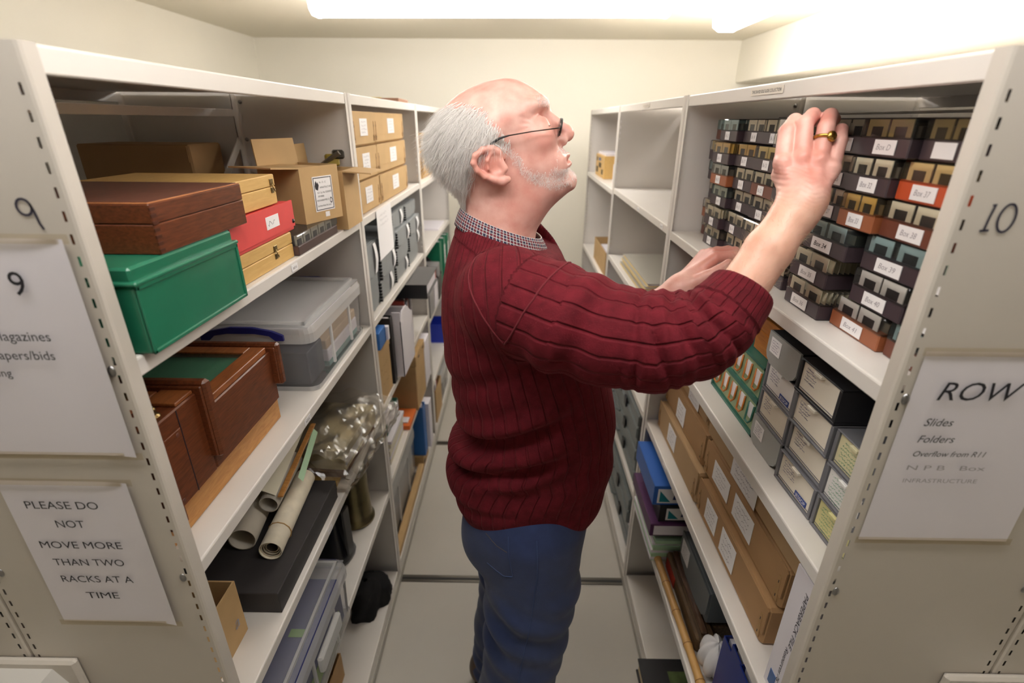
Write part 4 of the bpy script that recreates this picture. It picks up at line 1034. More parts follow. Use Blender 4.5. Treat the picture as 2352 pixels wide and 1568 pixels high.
for s_, a, b, z in (('PLEASE DO', -.607, -.516, 1.204), ('NOT', -.579, -.543, 1.174), ('MOVE MORE', -.612, -.506, 1.139), ('THAN TWO', -.605, -.512, 1.109), ('RACKS AT A', -.605, -.509, 1.079), ('TIME', -.581, -.537, 1.049)): line(t, s_, a, b, z, h=.0125)
t, dy = sheet('white printed sheet headed ROW 10 listing slides and folders, on the right rack end', .446, .636, zz_(1.172), zz_(1.431), 0, .0005)
line(t, 'ROW 10', .458, .588, 1.374, shear=.25, h=.024); line(t, 'Slides', .455, .487, 1.341, shear=.25); line(t, 'Folders', .455, .496, 1.319, shear=.25); line(t, 'Overflow from R11', .456, .538, 1.300, shear=.25)
line(t, 'N P B   Box', .455, .545, 1.281, PENCIL, h=.007); line(t, 'INFRASTRUCTURE', .456, .542, 1.263, PENCIL, h=.006)
MARK = mat('marker_ink', (52, 48, 66), .5)
def arc(cx, cz, rx, rz, a0, a1, n=14): return [(cx + rx * math.cos(math.radians(a0 + (a1 - a0) * i / n)), cz + rz * math.sin(math.radians(a0 + (a1 - a0) * i / n))) for i in range(n + 1)]
cx, cz = -.490, zz_(1.571)
stroke(arc(cx, cz, .0075, .008, 30, 390) + [(cx + .0085, cz - .004), (cx + .010, cz - .016), (cx + .0125, cz - .022)], .0026, RACK['L'], MARK, 'marker_number', .5072)
x0, zc = .4605, zz_(1.569)
stroke([(x0 - .002, zc + .012), (x0 + .001, zc + .0135), (x0 - .001, zc), (x0 - .002, zc - .012)], .0024, RACK['R'], MARK, 'marker_number', .5072)
stroke([(x0 - .006, zc - .0125), (x0 + .003, zc - .0118)], .0024, RACK['R'], MARK, 'marker_number', .5072)
stroke(arc(x0 + .016, zc, .008, .0135, 90, 450, 20), .0024, RACK['R'], MARK, 'marker_number', .5072)
CREAMT = mat('label_strip', (228, 220, 208), .5)
ls = MB().box(XR - .0008, XR - .0002, .918, 1.042, 1.6945, 1.7065).build('label_strip', CREAMT, RACK['R'])
text('THE DAVID IDLE SLIDE COLLECTION', .112, (XR - .001, 1.036, 1.698), (0, -1, 0), (0, 0, 1), INK, ls, height=.0052)
ls = MB().box(XR - .0008, XR - .0002, 1.83, 1.93, 1.695, 1.705).build('label_strip', CREAMT, RACK['R']); text('NRM SLIDE INDEX', .08, (XR - .001, 1.92, 1.698), (0, -1, 0), (0, 0, 1), GREYINK, ls, height=.004)
def lip_label(side, y, z, w, s_, h=.013):
    x = XL + .0006 if side == 'L' else XR - .0006; d = .0003 if side == 'L' else -.0003
    l = MB().box(min(x - .0004, x + .0004), max(x - .0004, x + .0004), y - w / 2, y + w / 2, z - .012 - h / 2, z - .012 + h / 2).build('label_strip', LABELM, RACK[side])
    sg = 1 if side == 'L' else -1
    text(s_, w * .6, (x + sg * .0006, y - sg * w * .3, z - .015), (0, sg, 0), (0, 0, 1), INK, l, height=.005)
lip_label('L', .975, 1.393, .028, 'RH7/1/5'); lip_label('L', .915, 1.077, .03, 'RH7/1/6'); lip_label('L', .93, .76, .026, 'RH7/1/7')
lip_label('R', 1.175, 1.072, .05, 'RH7/5A'); lip_label('R', 1.19, .757, .03, 'R10/3'); lip_label('R', 1.52, 1.378, .03, 'R10/2'); lip_label('R', 1.84, 1.378, .03, 'R10/1')

# ================================================================ the man
import openvdb as vdb
from mathutils.bvhtree import BVHTree
f32 = np.float32
def grid_axes(lo, hi, h):
    ax = [np.arange(lo[i], hi[i] + h, h, dtype=f32) for i in range(3)]
    return ax[0][:, None, None], ax[1][None, :, None], ax[2][None, None, :]
def cap(P, a, b, ra, rb, sq=(1, 1, 1)):
    a = np.array(a, f32); b = np.array(b, f32); d = b - a; L2 = float((d * d).sum()) + 1e-12
    t = np.clip(((P[0] - a[0]) * d[0] + (P[1] - a[1]) * d[1] + (P[2] - a[2]) * d[2]) / L2, 0, 1)
    dx = (P[0] - a[0] - t * d[0]) * sq[0]; dy = (P[1] - a[1] - t * d[1]) * sq[1]; dz = (P[2] - a[2] - t * d[2]) * sq[2]
    return np.sqrt(dx * dx + dy * dy + dz * dz) - (ra + (rb - ra) * t)
def ell(P, c, r):
    q = np.sqrt(((P[0] - c[0]) / r[0]) ** 2 + ((P[1] - c[1]) / r[1]) ** 2 + ((P[2] - c[2]) / r[2]) ** 2)
    return (q - 1) * min(r)
def smin(a, b, k):
    h = np.clip(.5 + .5 * (b - a) / k, 0, 1); return b + (a - b) * h - k * h * (1 - h)
def smax(a, b, k): return -smin(-a, -b, k)
def chain(P, pts, rad, k=0.):
    d = None
    for i in range(len(pts) - 1):
        c = cap(P, pts[i], pts[i + 1], rad[i], rad[i + 1])
        d = c if d is None else (smin(d, c, k) if k else np.minimum(d, c))
    return d
def polygonise(F, lo, h):
    g = vdb.FloatGrid(1.0); g.copyFromArray(np.ascontiguousarray(F / h, dtype=f32))
    pts, quads = g.convertToQuads(0.0)
    return np.asarray(pts, dtype=np.float64) * h + np.array(lo), np.asarray(quads, dtype=np.int64)
def vnormals(v, q):
    n = np.cross(v[q[:, 2]] - v[q[:, 0]], v[q[:, 3]] - v[q[:, 1]])
    o = np.zeros_like(v)
    for k in range(4): np.add.at(o, q[:, k], n)
    return o / (np.linalg.norm(o, axis=1, keepdims=True) + 1e-12)
def mesh_obj(name, v, q, m, parent=None, attrs=None, smooth=True):
    me = bpy.data.meshes.new(name); me.from_pydata(v.tolist(), [], q.tolist())
    if smooth: me.polygons.foreach_set('use_smooth', [True] * len(me.polygons))
    for k, a in (attrs or {}).items():
        at_ = me.attributes.new(k, 'FLOAT', 'POINT'); at_.data.foreach_set('value', np.asarray(a, dtype=f32))
    me.materials.append(m)
    o = bpy.data.objects.new(name, me); COL.objects.link(o)
    if parent: o.parent = parent
    return o
def attr_node(nt, name):
    n = nt.nodes.new('ShaderNodeAttribute'); n.attribute_name = name; return n.outputs['Fac']
def mathn(nt, op, a, b=None):
    n = nt.nodes.new('ShaderNodeMath'); n.operation = op
    for i, x in enumerate((a, b)):
        if x is None: continue
        if isinstance(x, (int, float)): n.inputs[i].default_value = x
        else: nt.links.new(x, n.inputs[i])
    return n.outputs[0]

def taubin(v, q, it=3):
    e = np.concatenate([q[:, [0, 1]], q[:, [1, 2]], q[:, [2, 3]], q[:, [3, 0]]]); n = np.bincount(e[:, 0], minlength=len(v)).astype(float) + np.bincount(e[:, 1], minlength=len(v))
    n = np.maximum(n, 1)[:, None]
    for k in range(it):
        for lam in (.5, -.52):
            s = np.stack([np.bincount(e[:, 0], v[e[:, 1], a], len(v)) + np.bincount(e[:, 1], v[e[:, 0], a], len(v)) for a in range(3)], 1)
            v = v + lam * (s / n - v)
    return v

YM = .93
# ---------------------------------------------------------------- head: sagittal profile swelled to its width
PROF = [(-.055, 1.7085), (-.023, 1.714), (.003, 1.7095), (.024, 1.699), (.037, 1.688), (.0455, 1.675), (.0465, 1.665), (.0485, 1.655), (.055, 1.642), (.062, 1.628), (.069, 1.615),
        (.079, 1.6035), (.0845, 1.5975), (.0815, 1.5885), (.0885, 1.5825), (.0875, 1.575), (.098, 1.566), (.1025, 1.556), (.099, 1.542), (.086, 1.533), (.059, 1.508), (.040, 1.479), (.033, 1.461), (.030, 1.42), (.028, 1.36),
        (-.105, 1.36), (-.103, 1.44), (-.0985, 1.485), (-.097, 1.508), (-.104, 1.530), (-.115, 1.548), (-.127, 1.569), (-.136, 1.592), (-.1405, 1.618), (-.138, 1.645), (-.126, 1.669), (-.109, 1.684), (-.087, 1.697)]
def catmull(p, n=4):
    out = []
    m = len(p)
    for i in range(m):
        a, b, c, d = (np.array(p[(i + k) % m]) for k in (-1, 0, 1, 2))
        for j in range(n):
            t = j / n; out.append(.5 * (2 * b + (c - a) * t + (2 * a - 5 * b + 4 * c - d) * t * t + (3 * b - a - 3 * c + d) * t ** 3))
    return np.array(out)
def poly_sdf(px, pz, poly):
    d = np.full(np.broadcast(px, pz).shape, 9., f32); ins = np.zeros(d.shape, bool)
    for i in range(len(poly)):
        a, b = poly[i], poly[(i + 1) % len(poly)]; e = b - a; L2 = (e * e).sum() + 1e-12
        t = np.clip(((px - a[0]) * e[0] + (pz - a[1]) * e[1]) / L2, 0, 1)
        d = np.minimum(d, np.hypot(px - a[0] - t * e[0], pz - a[1] - t * e[1]))
        c = ((a[1] > pz) != (b[1] > pz)) & (px < (b[0] - a[0]) * (pz - a[1]) / (b[1] - a[1] + 1e-12) + a[0]); ins ^= c
    return np.where(ins, d, -d)          # positive inside
WCTL = [(-.055, 1.64, .0775, .085), (-.10, 1.62, .074, .08), (-.03, 1.69, .074, .085), (.03, 1.675, .060, .055), (.045, 1.645, .058, .045), (.04, 1.62, .060, .045), (.02, 1.59, .060, .05), (.07, 1.60, .042, .040), (.085, 1.56, .036, .032), (.05, 1.54, .050, .045),
        (-.02, 1.55, .060, .06), (-.03, 1.50, .059, .060), (-.06, 1.52, .060, .06), (-.04, 1.42, .062, .06), (-.03, 1.36, .07, .06), (-.11, 1.57, .064, .065)]
HL = 0.0019
lo = (-.165, YM - .105, 1.37); hi = (.125, YM + .105, 1.735)
P = grid_axes(lo, hi, HL)
px, pz = P[0][:, 0, :], P[2][0, :, :]
d2 = poly_sdf(px, pz, catmull(PROF))
ww = 0; W2 = 0; D2 = 0
for cx, cz, w, dd in WCTL:
    g = 1 / (((px - cx) ** 2 + (pz - cz) ** 2) + 2e-4) ** 1.5; ww = ww + g; W2 = W2 + g * w; D2 = D2 + g * dd
W2, D2 = (W2 / ww).astype(f32), (D2 / ww).astype(f32)
u2 = 1 - np.minimum(d2 / D2, 1.)
ay = np.abs(P[1] - YM)
H = (np.sqrt((ay / W2[:, None, :]) ** 2 + (u2[:, None, :]) ** 2) - 1) * np.minimum(W2, D2)[:, None, :]
H = H.astype(f32)
Q = (P[0], ay + YM, P[2])                       # mirrored copy of space, features given on one side
def F(x, y, z): return (x, YM + y, z)
# brow ridge, nose, cheeks, lids, lips, ears
H = smin(H, cap(Q, F(.040, 0, 1.677), F(.020, .046, 1.674), .008, .007), .014)
H = smax(H, -ell(Q, F(.046, .036, 1.6545), (.018, .020, .0125)), .010)
H = smax(H, -ell(Q, F(.050, .020, 1.662), (.008, .010, .007)), .006)
H = smin(H, ell(Q, F(.0315, .0345, 1.6470), (.0142, .0155, .0122)), .002)
H = smax(H, -cap(Q, F(.0420, .028, 1.6580), F(.026, .051, 1.6580), .0016, .0013), .004)
H = smax(H, -cap(Q, F(.0445, .026, 1.6395), F(.030, .0495, 1.6420), .0014, .0012), .0018)
H = smax(H, -cap(Q, F(.0380, .036, 1.6290), F(.022, .051, 1.6330), .0015, .0013), .006)
for _i in range(3): H = smax(H, -cap(Q, F(.016, .056 + .001 * _i, 1.652 - .006 * _i), F(.002, .063, 1.656 - .010 * _i), .0010, .0008), .004)
for _i in range(3): H = smax(H, -cap(Q, F(.034 - .006 * _i, .018, 1.689 + .0065 * _i), F(.016 - .006 * _i, .046, 1.686 + .0065 * _i), .0010, .0008), .005)
H = smin(H, cap(Q, F(.0410, .026, 1.6360), F(.0295, .0465, 1.6385), .0024, .002), .004)
H = smin(H, cap(P, F(.044, 0, 1.662), F(.078, 0, 1.6345), .0078, .0105), .010)
H = smin(H, ell(P, F(.0800, 0, 1.6300), (.0132, .0135, .0125)), .008)
H = smin(H, ell(Q, F(.0690, .0135, 1.6200), (.0130, .0085, .0100)), .005)
H = smax(H, -cap(Q, F(.0585, .0185, 1.630), F(.0560, .0215, 1.611), .0016, .0014), .0045)
H = smax(H, -ell(Q, F(.0805, .0075, 1.6150), (.0065, .0040, .0045)), .003)
H = smin(H, ell(Q, F(.036, .045, 1.625), (.022, .014, .016)), .02)
H = smin(H, ell(Q, F(.055, .035, 1.585), (.022, .014, .018)), .02)
H = smax(H, -cap(Q, F(.070, .021, 1.614), F(.066, .031, 1.594), .0025, .002), .009)
H = smin(H, cap(Q, F(.0840, 0, 1.5965), F(.0700, .0215, 1.5825), .0044, .0028), .005)
H = smin(H, cap(Q, F(.0868, 0, 1.5835), F(.0715, .0205, 1.5735), .0052, .0032), .005)
H = smax(H, -cap(Q, F(.0930, 0, 1.5905), F(.0690, .0250, 1.5780), .0021, .0015), .0022)
# ear: bowl, helix, antihelix, tragus, lobe
ek = lambda cx, cy: (((cx - 720) * .000209 - .023) * .914, 1.65 + (1.714 - (cy - 68) * .000184 - 1.65) * .914)
def E_(cx, cy, y): x, z = ek(cx, cy); return F(x, y, z)
ear = None
hel = [(700, 740, .066), (655, 685, .073), (600, 655, .080), (535, 665, .086), (475, 715, .090), (458, 780, .091), (490, 850, .089), (550, 905, .085), (625, 935, .080), (690, 950, .076), (735, 935, .072)]
pts = [E_(*q) for q in hel]
ear = chain(Q, pts, [.0042, .0046, .0048, .0048, .0046, .0044, .0042, .0044, .0052, .0066, .0060], .004)
plate = cap(Q, E_(575, 760, .081), E_(650, 880, .073), .0165, .013, (1, 1, 1)); 
plate = ell(Q, E_(590, 795, .078), (.0235, .0042, .0235)); ear = smin(ear, plate, .006)
ear = smin(ear, chain(Q, [E_(600, 700, .083), E_(575, 760, .086), E_(585, 830, .085), E_(630, 875, .080), E_(690, 868, .077)], [.003, .0036, .0036, .0036, .004], .004), .004)
ear = smax(ear, -ell(Q, E_(638, 800, .084), (.0105, .0095, .0135)), .005)
ear = smin(ear, cap(Q, E_(655, 745, .074), E_(715, 835, .076), .004, .0048), .004)
ear = smin(ear, cap(Q, E_(590, 790, .070), E_(620, 850, .068), .012, .011), .008)
H = smin(H, ear, .0045)
hv, hq = polygonise(H, lo, HL); hv = taubin(hv, hq, 4)
del H, ear

# ---------------------------------------------------------------- hands and forearms
def hand(P, wrist, mcp, fingers, thumb, fore, fr, k=.006):
    d = None
    for m_ in mcp:
        c = cap(P, wrist, m_, .019, .0128); d = c if d is None else smin(d, c, .012)
    for fch, r0 in fingers:
        n = len(fch); c = chain(P, fch, [r0 * (1 - .09 * i) for i in range(n)], .002)
        d = smin(d, c, .0028)
    d = smin(d, chain(P, thumb, [.016, .0125, .0105, .009][:len(thumb)], .004), .010)
    a = chain(P, fore, fr, .01)
    return smin(d, a, .018)
hl = .0016
lo2 = (.215, .615, 1.325); hi2 = (.485, .85, 1.69)
Wr = (.399, .736, 1.547); MC = [(.376, .768, 1.597), (.398, .761, 1.604), (.418, .753, 1.601), (.434, .747, 1.591)]
FG = [([MC[0], (.382, .788, 1.638), (.400, .808, 1.653), (.418, .820, 1.649)], .0122), ([MC[1], (.402, .782, 1.649), (.421, .802, 1.660), (.438, .815, 1.654)], .0126),
      ([MC[2], (.427, .771, 1.645), (.441, .793, 1.660), (.455, .806, 1.655)], .0120), ([MC[3], (.446, .764, 1.628), (.455, .782, 1.641), (.465, .797, 1.638)], .0108)]
TH = [(.388, .752, 1.562), (.384, .782, 1.580), (.392, .806, 1.600), (.410, .820, 1.618)]
P2 = grid_axes(lo2, hi2, hl)
A = hand(P2, Wr, MC, FG, TH, [(.262, .672, 1.375), (.300, .682, 1.408), (.352, .709, 1.486), (.386, .728, 1.53), (.400, .736, 1.55)], [.034, .034, .0315, .029, .029])
for i in range(4):      # knuckles and tendons
    A = smin(A, ell(P2, (MC[i][0] - .004, MC[i][1] - .009, MC[i][2] + .002), (.008, .008, .009)), .008)
    A = smin(A, cap(P2, (MC[i][0] - .003, MC[i][1] - .011, MC[i][2] - .006), (Wr[0] - .004 + .004 * i, Wr[1] - .020, Wr[2] + .012), .0035, .003), .008)
av, aq = polygonise(A, lo2, hl); av = taubin(av, aq, 4)
an = vnormals(av, aq)
wr = np.clip(1 - np.abs(av[:, 2] - 1.572) / .035, 0, 1)      # skin creases on the back of the hand
av = av + an * (.00034 * wr * np.sin(av[:, 2] * 1000 + av[:, 0] * 200 + 2.2 * np.sin(av[:, 0] * 210) + 1.5 * np.sin(av[:, 2] * 170)))[:, None]
lo3 = (.15, .98, 1.13); hi3 = (.56, 1.25, 1.42)
WrL = (.352, 1.062, 1.318)
ML = [(.425, 1.075, 1.384), (.430, 1.096, 1.386), (.428, 1.116, 1.383), (.420, 1.134, 1.376)]
FL = [([ML[0], (.468, 1.078, 1.389), (.492, 1.080, 1.383), (.508, 1.082, 1.380)], .0118), ([ML[1], (.475, 1.104, 1.391), (.503, 1.109, 1.384), (.521, 1.112, 1.380)], .012),
      ([ML[2], (.470, 1.128, 1.388), (.496, 1.136, 1.382), (.512, 1.141, 1.379)], .0115), ([ML[3], (.455, 1.150, 1.382), (.476, 1.160, 1.380), (.489, 1.166, 1.379)], .0105)]
P3 = grid_axes(lo3, hi3, .002)
B = hand(P3, WrL, ML, FL, [(.368, 1.050, 1.330), (.398, 1.040, 1.352), (.418, 1.036, 1.366), (.438, 1.036, 1.382)], [(.20, 1.095, 1.185), (.26, 1.078, 1.222), (.32, 1.066, 1.284), (.352, 1.062, 1.318)], [.038, .036, .031, .029])
bv, bq = polygonise(B, lo3, .002); bv = taubin(bv, bq, 4)
# the rest of the body, under the clothes
lo4 = (-.2, .70, 0.05); hi4 = (.26, 1.22, 1.44)
P4 = grid_axes(lo4, hi4, .009)
Bd = ell(P4, (.02, .945, 1.18), (.125, .15, .26)); Bd = smin(Bd, ell(P4, (.035, .945, .95), (.13, .14, .16)), .06)
Bd = smin(Bd, cap(P4, (-.035, YM, 1.30), (-.035, YM, 1.42), .06, .05), .05)
for yy, kx in ((.865, 0), (1.05, -.02)):
    Bd = smin(Bd, chain(P4, [(.03, yy, .85), (.04 + kx, yy, .48), (.0 + kx, yy, .1)], [.085, .058, .04], .03), .03)
Bd = smin(Bd, chain(P4, [(0, 1.11, 1.36), (.10, 1.13, 1.25), (.20, 1.09, 1.18)], [.05, .045, .042], .02), .03)
Bd = smin(Bd, chain(P4, [(0, .765, 1.37), (.13, .70, 1.35), (.25, .67, 1.375)], [.05, .045, .042], .02), .03)
dv, dq = polygonise(Bd, lo4, .009)

vs = np.concatenate([hv, av, bv, dv]); o1, o2, o3 = len(hv), len(hv) + len(av), len(hv) + len(av) + len(bv)
qs = np.concatenate([hq, aq + o1, bq + o2, dq + o3])
def gs(c, r): return np.exp(-(((vs - np.array(c)) / r) ** 2).sum(1))
flush = np.zeros(len(vs))
for s in (-1, 1):
    flush += .7 * gs((.040, YM + s * .055, 1.625), .022) + .8 * gs((-.045, YM + s * .09, 1.585), .03) + .35 * gs((.01, YM + s * .06, 1.53), .05)
flush += .9 * gs((.083, YM, 1.630), .014) + .9 * gs((.083, YM, 1.589), .011) + .8 * gs((.395, .745, 1.60), .03) + .6 * gs((.42, .78, 1.655), .025) + .9 * gs((.43, 1.09, 1.38), .06)
crown = gs((-.03, YM, 1.715), .06)
skin = bpy.data.materials.new('skin'); skin.use_nodes = True
nt = skin.node_tree; bs = nt.nodes['Principled BSDF']
tc = nt.nodes.new('ShaderNodeTexCoord'); nz = nt.nodes.new('ShaderNodeTexNoise'); nz.inputs['Scale'].default_value = 38; nz.inputs['Detail'].default_value = 6
nt.links.new(tc.outputs['Object'], nz.inputs['Vector'])
cr = nt.nodes.new('ShaderNodeValToRGB'); cr.color_ramp.elements[0].position = .3; cr.color_ramp.elements[0].color = lin((214, 154, 141)); cr.color_ramp.elements[1].position = .72; cr.color_ramp.elements[1].color = lin((236, 192, 180))
nt.links.new(nz.outputs['Fac'], cr.inputs[0])
mx = nt.nodes.new('ShaderNodeMix'); mx.data_type = 'RGBA'; mx.inputs['B'].default_value = lin((216, 138, 124))
nt.links.new(attr_node(nt, 'flush'), mx.inputs['Factor']); nt.links.new(cr.outputs[0], mx.inputs['A']); nt.links.new(mx.outputs['Result'], bs.inputs['Base Color'])
bs.inputs['Roughness'].default_value = .42; bs.inputs['Subsurface Weight'].default_value = .08; bs.inputs['Subsurface Radius'].default_value = (1, .35, .2); bs.inputs['Subsurface Scale'].default_value = .006
n2 = nt.nodes.new('ShaderNodeTexNoise'); n2.inputs['Scale'].default_value = 260; n2.inputs['Detail'].default_value = 3; nt.links.new(tc.outputs['Object'], n2.inputs['Vector'])
bp = nt.nodes.new('ShaderNodeBump'); bp.inputs['Strength'].default_value = .18; bp.inputs['Distance'].default_value = .001; nt.links.new(n2.outputs['Fac'], bp.inputs['Height']); nt.links.new(bp.outputs[0], bs.inputs['Normal'])
tan = np.clip((1.575 - vs[:, 2]) / .03, 0, 1) * np.clip((vs[:, 0] - .2) / .05, 0, 1) * (vs[:, 1] < .95)
mt_ = nt.nodes.new('ShaderNodeMix'); mt_.data_type = 'RGBA'; mt_.inputs['B'].default_value = lin((224, 178, 146))
nt.links.new(mathn(nt, 'MULTIPLY', attr_node(nt, 'tan'), .5), mt_.inputs['Factor']); nt.links.new(mx.outputs['Result'], mt_.inputs['A']); nt.links.new(mt_.outputs['Result'], bs.inputs['Base Color'])
man = mesh_obj('person', vs, qs, skin, None, {'flush': np.clip(flush, 0, 1), 'tan': tan})
tag(man, 'balding white-haired man in a maroon ribbed jumper and jeans reaching up to the slide boxes', 'person')

# ---------------------------------------------------------------- hair
hn = vnormals(hv, hq)
ctr = hv[hq].mean(1); fn = np.cross(hv[hq[:, 2]] - hv[hq[:, 0]], hv[hq[:, 3]] - hv[hq[:, 1]]); ar = np.linalg.norm(fn, axis=1); fn /= ar[:, None] + 1e-12
def hp(cx, cy, k=.965): return (((cx - 720) * .000209 - .023) * k, 1.65 + (1.714 - (cy - 68) * .000184 - 1.65) * k)
HAIRP = np.array([hp(*q) for q in [(235, 300), (330, 262), (430, 275), (555, 305), (640, 395), (695, 490), (760, 545), (775, 615), (690, 660), (560, 655), (500, 690), (470, 760), (470, 840), (480, 910), (430, 1000), (400, 1090), (330, 1075), (200, 950), (20, 800), (20, 420), (140, 340)]])
earbox = (np.abs(ctr[:, 1] - YM) > .079)
inh = (poly_sdf(ctr[:, 0], ctr[:, 2], HAIRP) > 0) & ~earbox
backonly = (ctr[:, 0] < -.06) & (ctr[:, 2] < 1.655) & (ctr[:, 2] > 1.515)
inh |= backonly & ~earbox
HAIRM = bpy.data.materials.new('white_hair'); HAIRM.use_nodes = True
_nt = HAIRM.node_tree; _b = _nt.nodes['Principled BSDF']; _b.inputs['Roughness'].default_value = .5
_cr = _nt.nodes.new('ShaderNodeValToRGB'); _cr.color_ramp.elements[0].color = lin((240, 233, 229)); _cr.color_ramp.elements[1].color = lin((250, 247, 244))
_at = _nt.nodes.new('ShaderNodeAttribute'); _at.attribute_name = 'tone'; _nt.links.new(_at.outputs['Fac'], _cr.inputs[0]); _nt.links.new(_cr.outputs[0], _b.inputs['Base Color'])
def tones(n, per, r): return np.repeat(r.uniform(.3, 1, n), per)
def strand_mesh(roots, dirs, lens, width, bend, rngl, segs=4):
    n = len(roots); V = np.zeros((n, segs + 1, 3, 3))
    side = np.cross(dirs, rngl.normal(size=(n, 3))); side /= np.linalg.norm(side, axis=1, keepdims=True) + 1e-9
    s2 = np.cross(dirs, side)
    for i in range(segs + 1):
        t = i / segs
        c = roots + dirs * (lens * t)[:, None] + bend * (lens * t * t)[:, None]
        w = width * (1 - .85 * t)
        for k in range(3):
            a = 2 * math.pi * k / 3; V[:, i, k] = c + (side * math.cos(a) + s2 * math.sin(a)) * (w if np.isscalar(w) else w[:, None])
    v = V.reshape(-1, 3); base = (np.arange(n) * (segs + 1) * 3)[:, None]
    q = []
    for i in range(segs):
        for k in range(3):
            q.append(np.concatenate([base + i * 3 + k, base + i * 3 + (k + 1) % 3, base + (i + 1) * 3 + (k + 1) % 3, base + (i + 1) * 3 + k], 1))
    return v, np.concatenate(q)
def sample(mask, n, r):
    idx = np.where(mask)[0]; p = ar[idx] / ar[idx].sum(); s = r.choice(idx, n, p=p)
    c = hv[hq[s]]; w = r.dirichlet(np.ones(4), n)
    return (c * w[:, :, None]).sum(1), fn[s]
r_ = np.random.default_rng(3)
_hs = poly_sdf(ctr[:, 0], ctr[:, 2], HAIRP)
thin = inh & ((r_.random(len(inh)) < np.clip(_hs / .022 + .06, 0, 1)) | (ctr[:, 0] < -.09) & (ctr[:, 2] < 1.66))
rt, nn = sample(thin, 26000, r_)
flow = np.tile(np.array([-.42, 0, -.9]), (len(rt), 1)); flow[:, 0] += -.5 * np.clip((-.09 - rt[:, 0]) / .05, 0, 1); flow[:, 2] += .55 * np.clip((-.10 - rt[:, 0]) / .04, 0, 1)
flow[:, 0] += .35 * np.clip((rt[:, 0] + .02) / .03, 0, 1)
flow += r_.normal(scale=.22, size=flow.shape)
flow -= nn * (flow * nn).sum(1, keepdims=True)
flow /= np.linalg.norm(flow, axis=1, keepdims=True)
lift = .26 + .10 * r_.random(len(rt)) + .45 * np.clip((-.11 - rt[:, 0]) / .03, 0, 1) * np.clip(1 - np.abs(rt[:, 2] - 1.615) / .045, 0, 1)
dr = flow + nn * lift[:, None]; dr /= np.linalg.norm(dr, axis=1, keepdims=True)
tuft = (rt[:, 0] < -.118) & (np.abs(rt[:, 2] - 1.605) < .035) & (r_.random(len(rt)) < .10)
dr[tuft] += nn[tuft] * 1.2 + np.array([-.2, 0, .15]); dr /= np.linalg.norm(dr, axis=1, keepdims=True)
ln = r_.uniform(.014, .042, len(rt)) * (1 - .55 * np.clip((1.60 - rt[:, 2]) / .06, 0, 1)) * np.where(rt[:, 0] > -.035, .6, 1.)
sv, sq = strand_mesh(rt + nn * .001, dr, ln, .00033, np.array([-.05, 0, -.22]) + r_.normal(scale=.06, size=(len(rt), 3)), r_)
hsd = poly_sdf(ctr[:, 0], ctr[:, 2], HAIRP)
inner = hsd > .022
capf = hq[inh & (inner | (ctr[:, 0] < -.085) & (ctr[:, 2] > 1.535) & (ctr[:, 2] < 1.645))]; uq, inv = np.unique(capf, return_inverse=True)
cv = hv[uq] + hn[uq] * .0012
hvv = np.concatenate([cv, sv]); hqq = np.concatenate([inv.reshape(-1, 4), sq + len(cv)])
mesh_obj('hair', hvv, hqq, HAIRM, man, {'tone': np.concatenate([np.full(len(cv), .5), tones(26000, 15, r_)])})
# stubble and eyebrows
JAWP = np.array([hp(*q, .94) for q in [(740, 610), (830, 660), (880, 760), (960, 840), (1080, 860), (1140, 780), (1130, 660), (1190, 610), (1260, 690), (1330, 760), (1360, 900), (1290, 1010), (1140, 1040), (960, 990), (850, 900), (770, 780), (715, 660)]])
jm = (poly_sdf(ctr[:, 0], ctr[:, 2], JAWP) > 0) & ~earbox & ~((ctr[:, 0] > .064) & (ctr[:, 2] > 1.578) & (ctr[:, 2] < 1.6005))
_sd = np.clip(poly_sdf(ctr[:, 0], ctr[:, 2], JAWP) / .007, 0, 1); jm &= r_.random(len(jm)) < _sd
rt, nn = sample(jm, 6500, r_)
fl = np.tile(np.array([-.25, 0, -.8]), (len(rt), 1)) + r_.normal(scale=.35, size=(len(rt), 3)); fl -= nn * (fl * nn).sum(1, keepdims=True); fl /= np.linalg.norm(fl, axis=1, keepdims=True)
dr = fl + nn * .5; dr /= np.linalg.norm(dr, axis=1, keepdims=True)
sv, sq = strand_mesh(rt, dr, r_.uniform(.002, .0045, len(rt)), .00015, r_.normal(scale=.1, size=(len(rt), 3)), r_, 2)
mesh_obj('stubble', sv, sq, HAIRM, man, {'tone': tones(6500, 9, r_)})['kind'] = 'stuff'
bm_ = (ctr[:, 2] > 1.671) & (ctr[:, 2] < 1.682) & (ctr[:, 0] > .020) & (np.abs(ctr[:, 1] - YM) > .010) & (np.abs(ctr[:, 1] - YM) < .048)
rt, nn = sample(bm_, 260, r_)
fl = np.tile(np.array([-.3, 0, .35]), (len(rt), 1)) + r_.normal(scale=.3, size=(len(rt), 3)); dr = fl + nn * .6; dr /= np.linalg.norm(dr, axis=1, keepdims=True)
sv, sq = strand_mesh(rt, dr, r_.uniform(.004, .008, len(rt)), .0002, r_.normal(scale=.2, size=(len(rt), 3)), r_, 3)
mesh_obj('eyebrow', sv, sq, HAIRM, man, {'tone': tones(260, 12, r_)})['kind'] = 'stuff'
lm_ = (np.abs(ctr[:, 2] - 1.6415) < .0022) & (ctr[:, 0] > .028) & (ctr[:, 0] < .048) & (np.abs(ctr[:, 1] - YM) > .024) & (np.abs(ctr[:, 1] - YM) < .05)
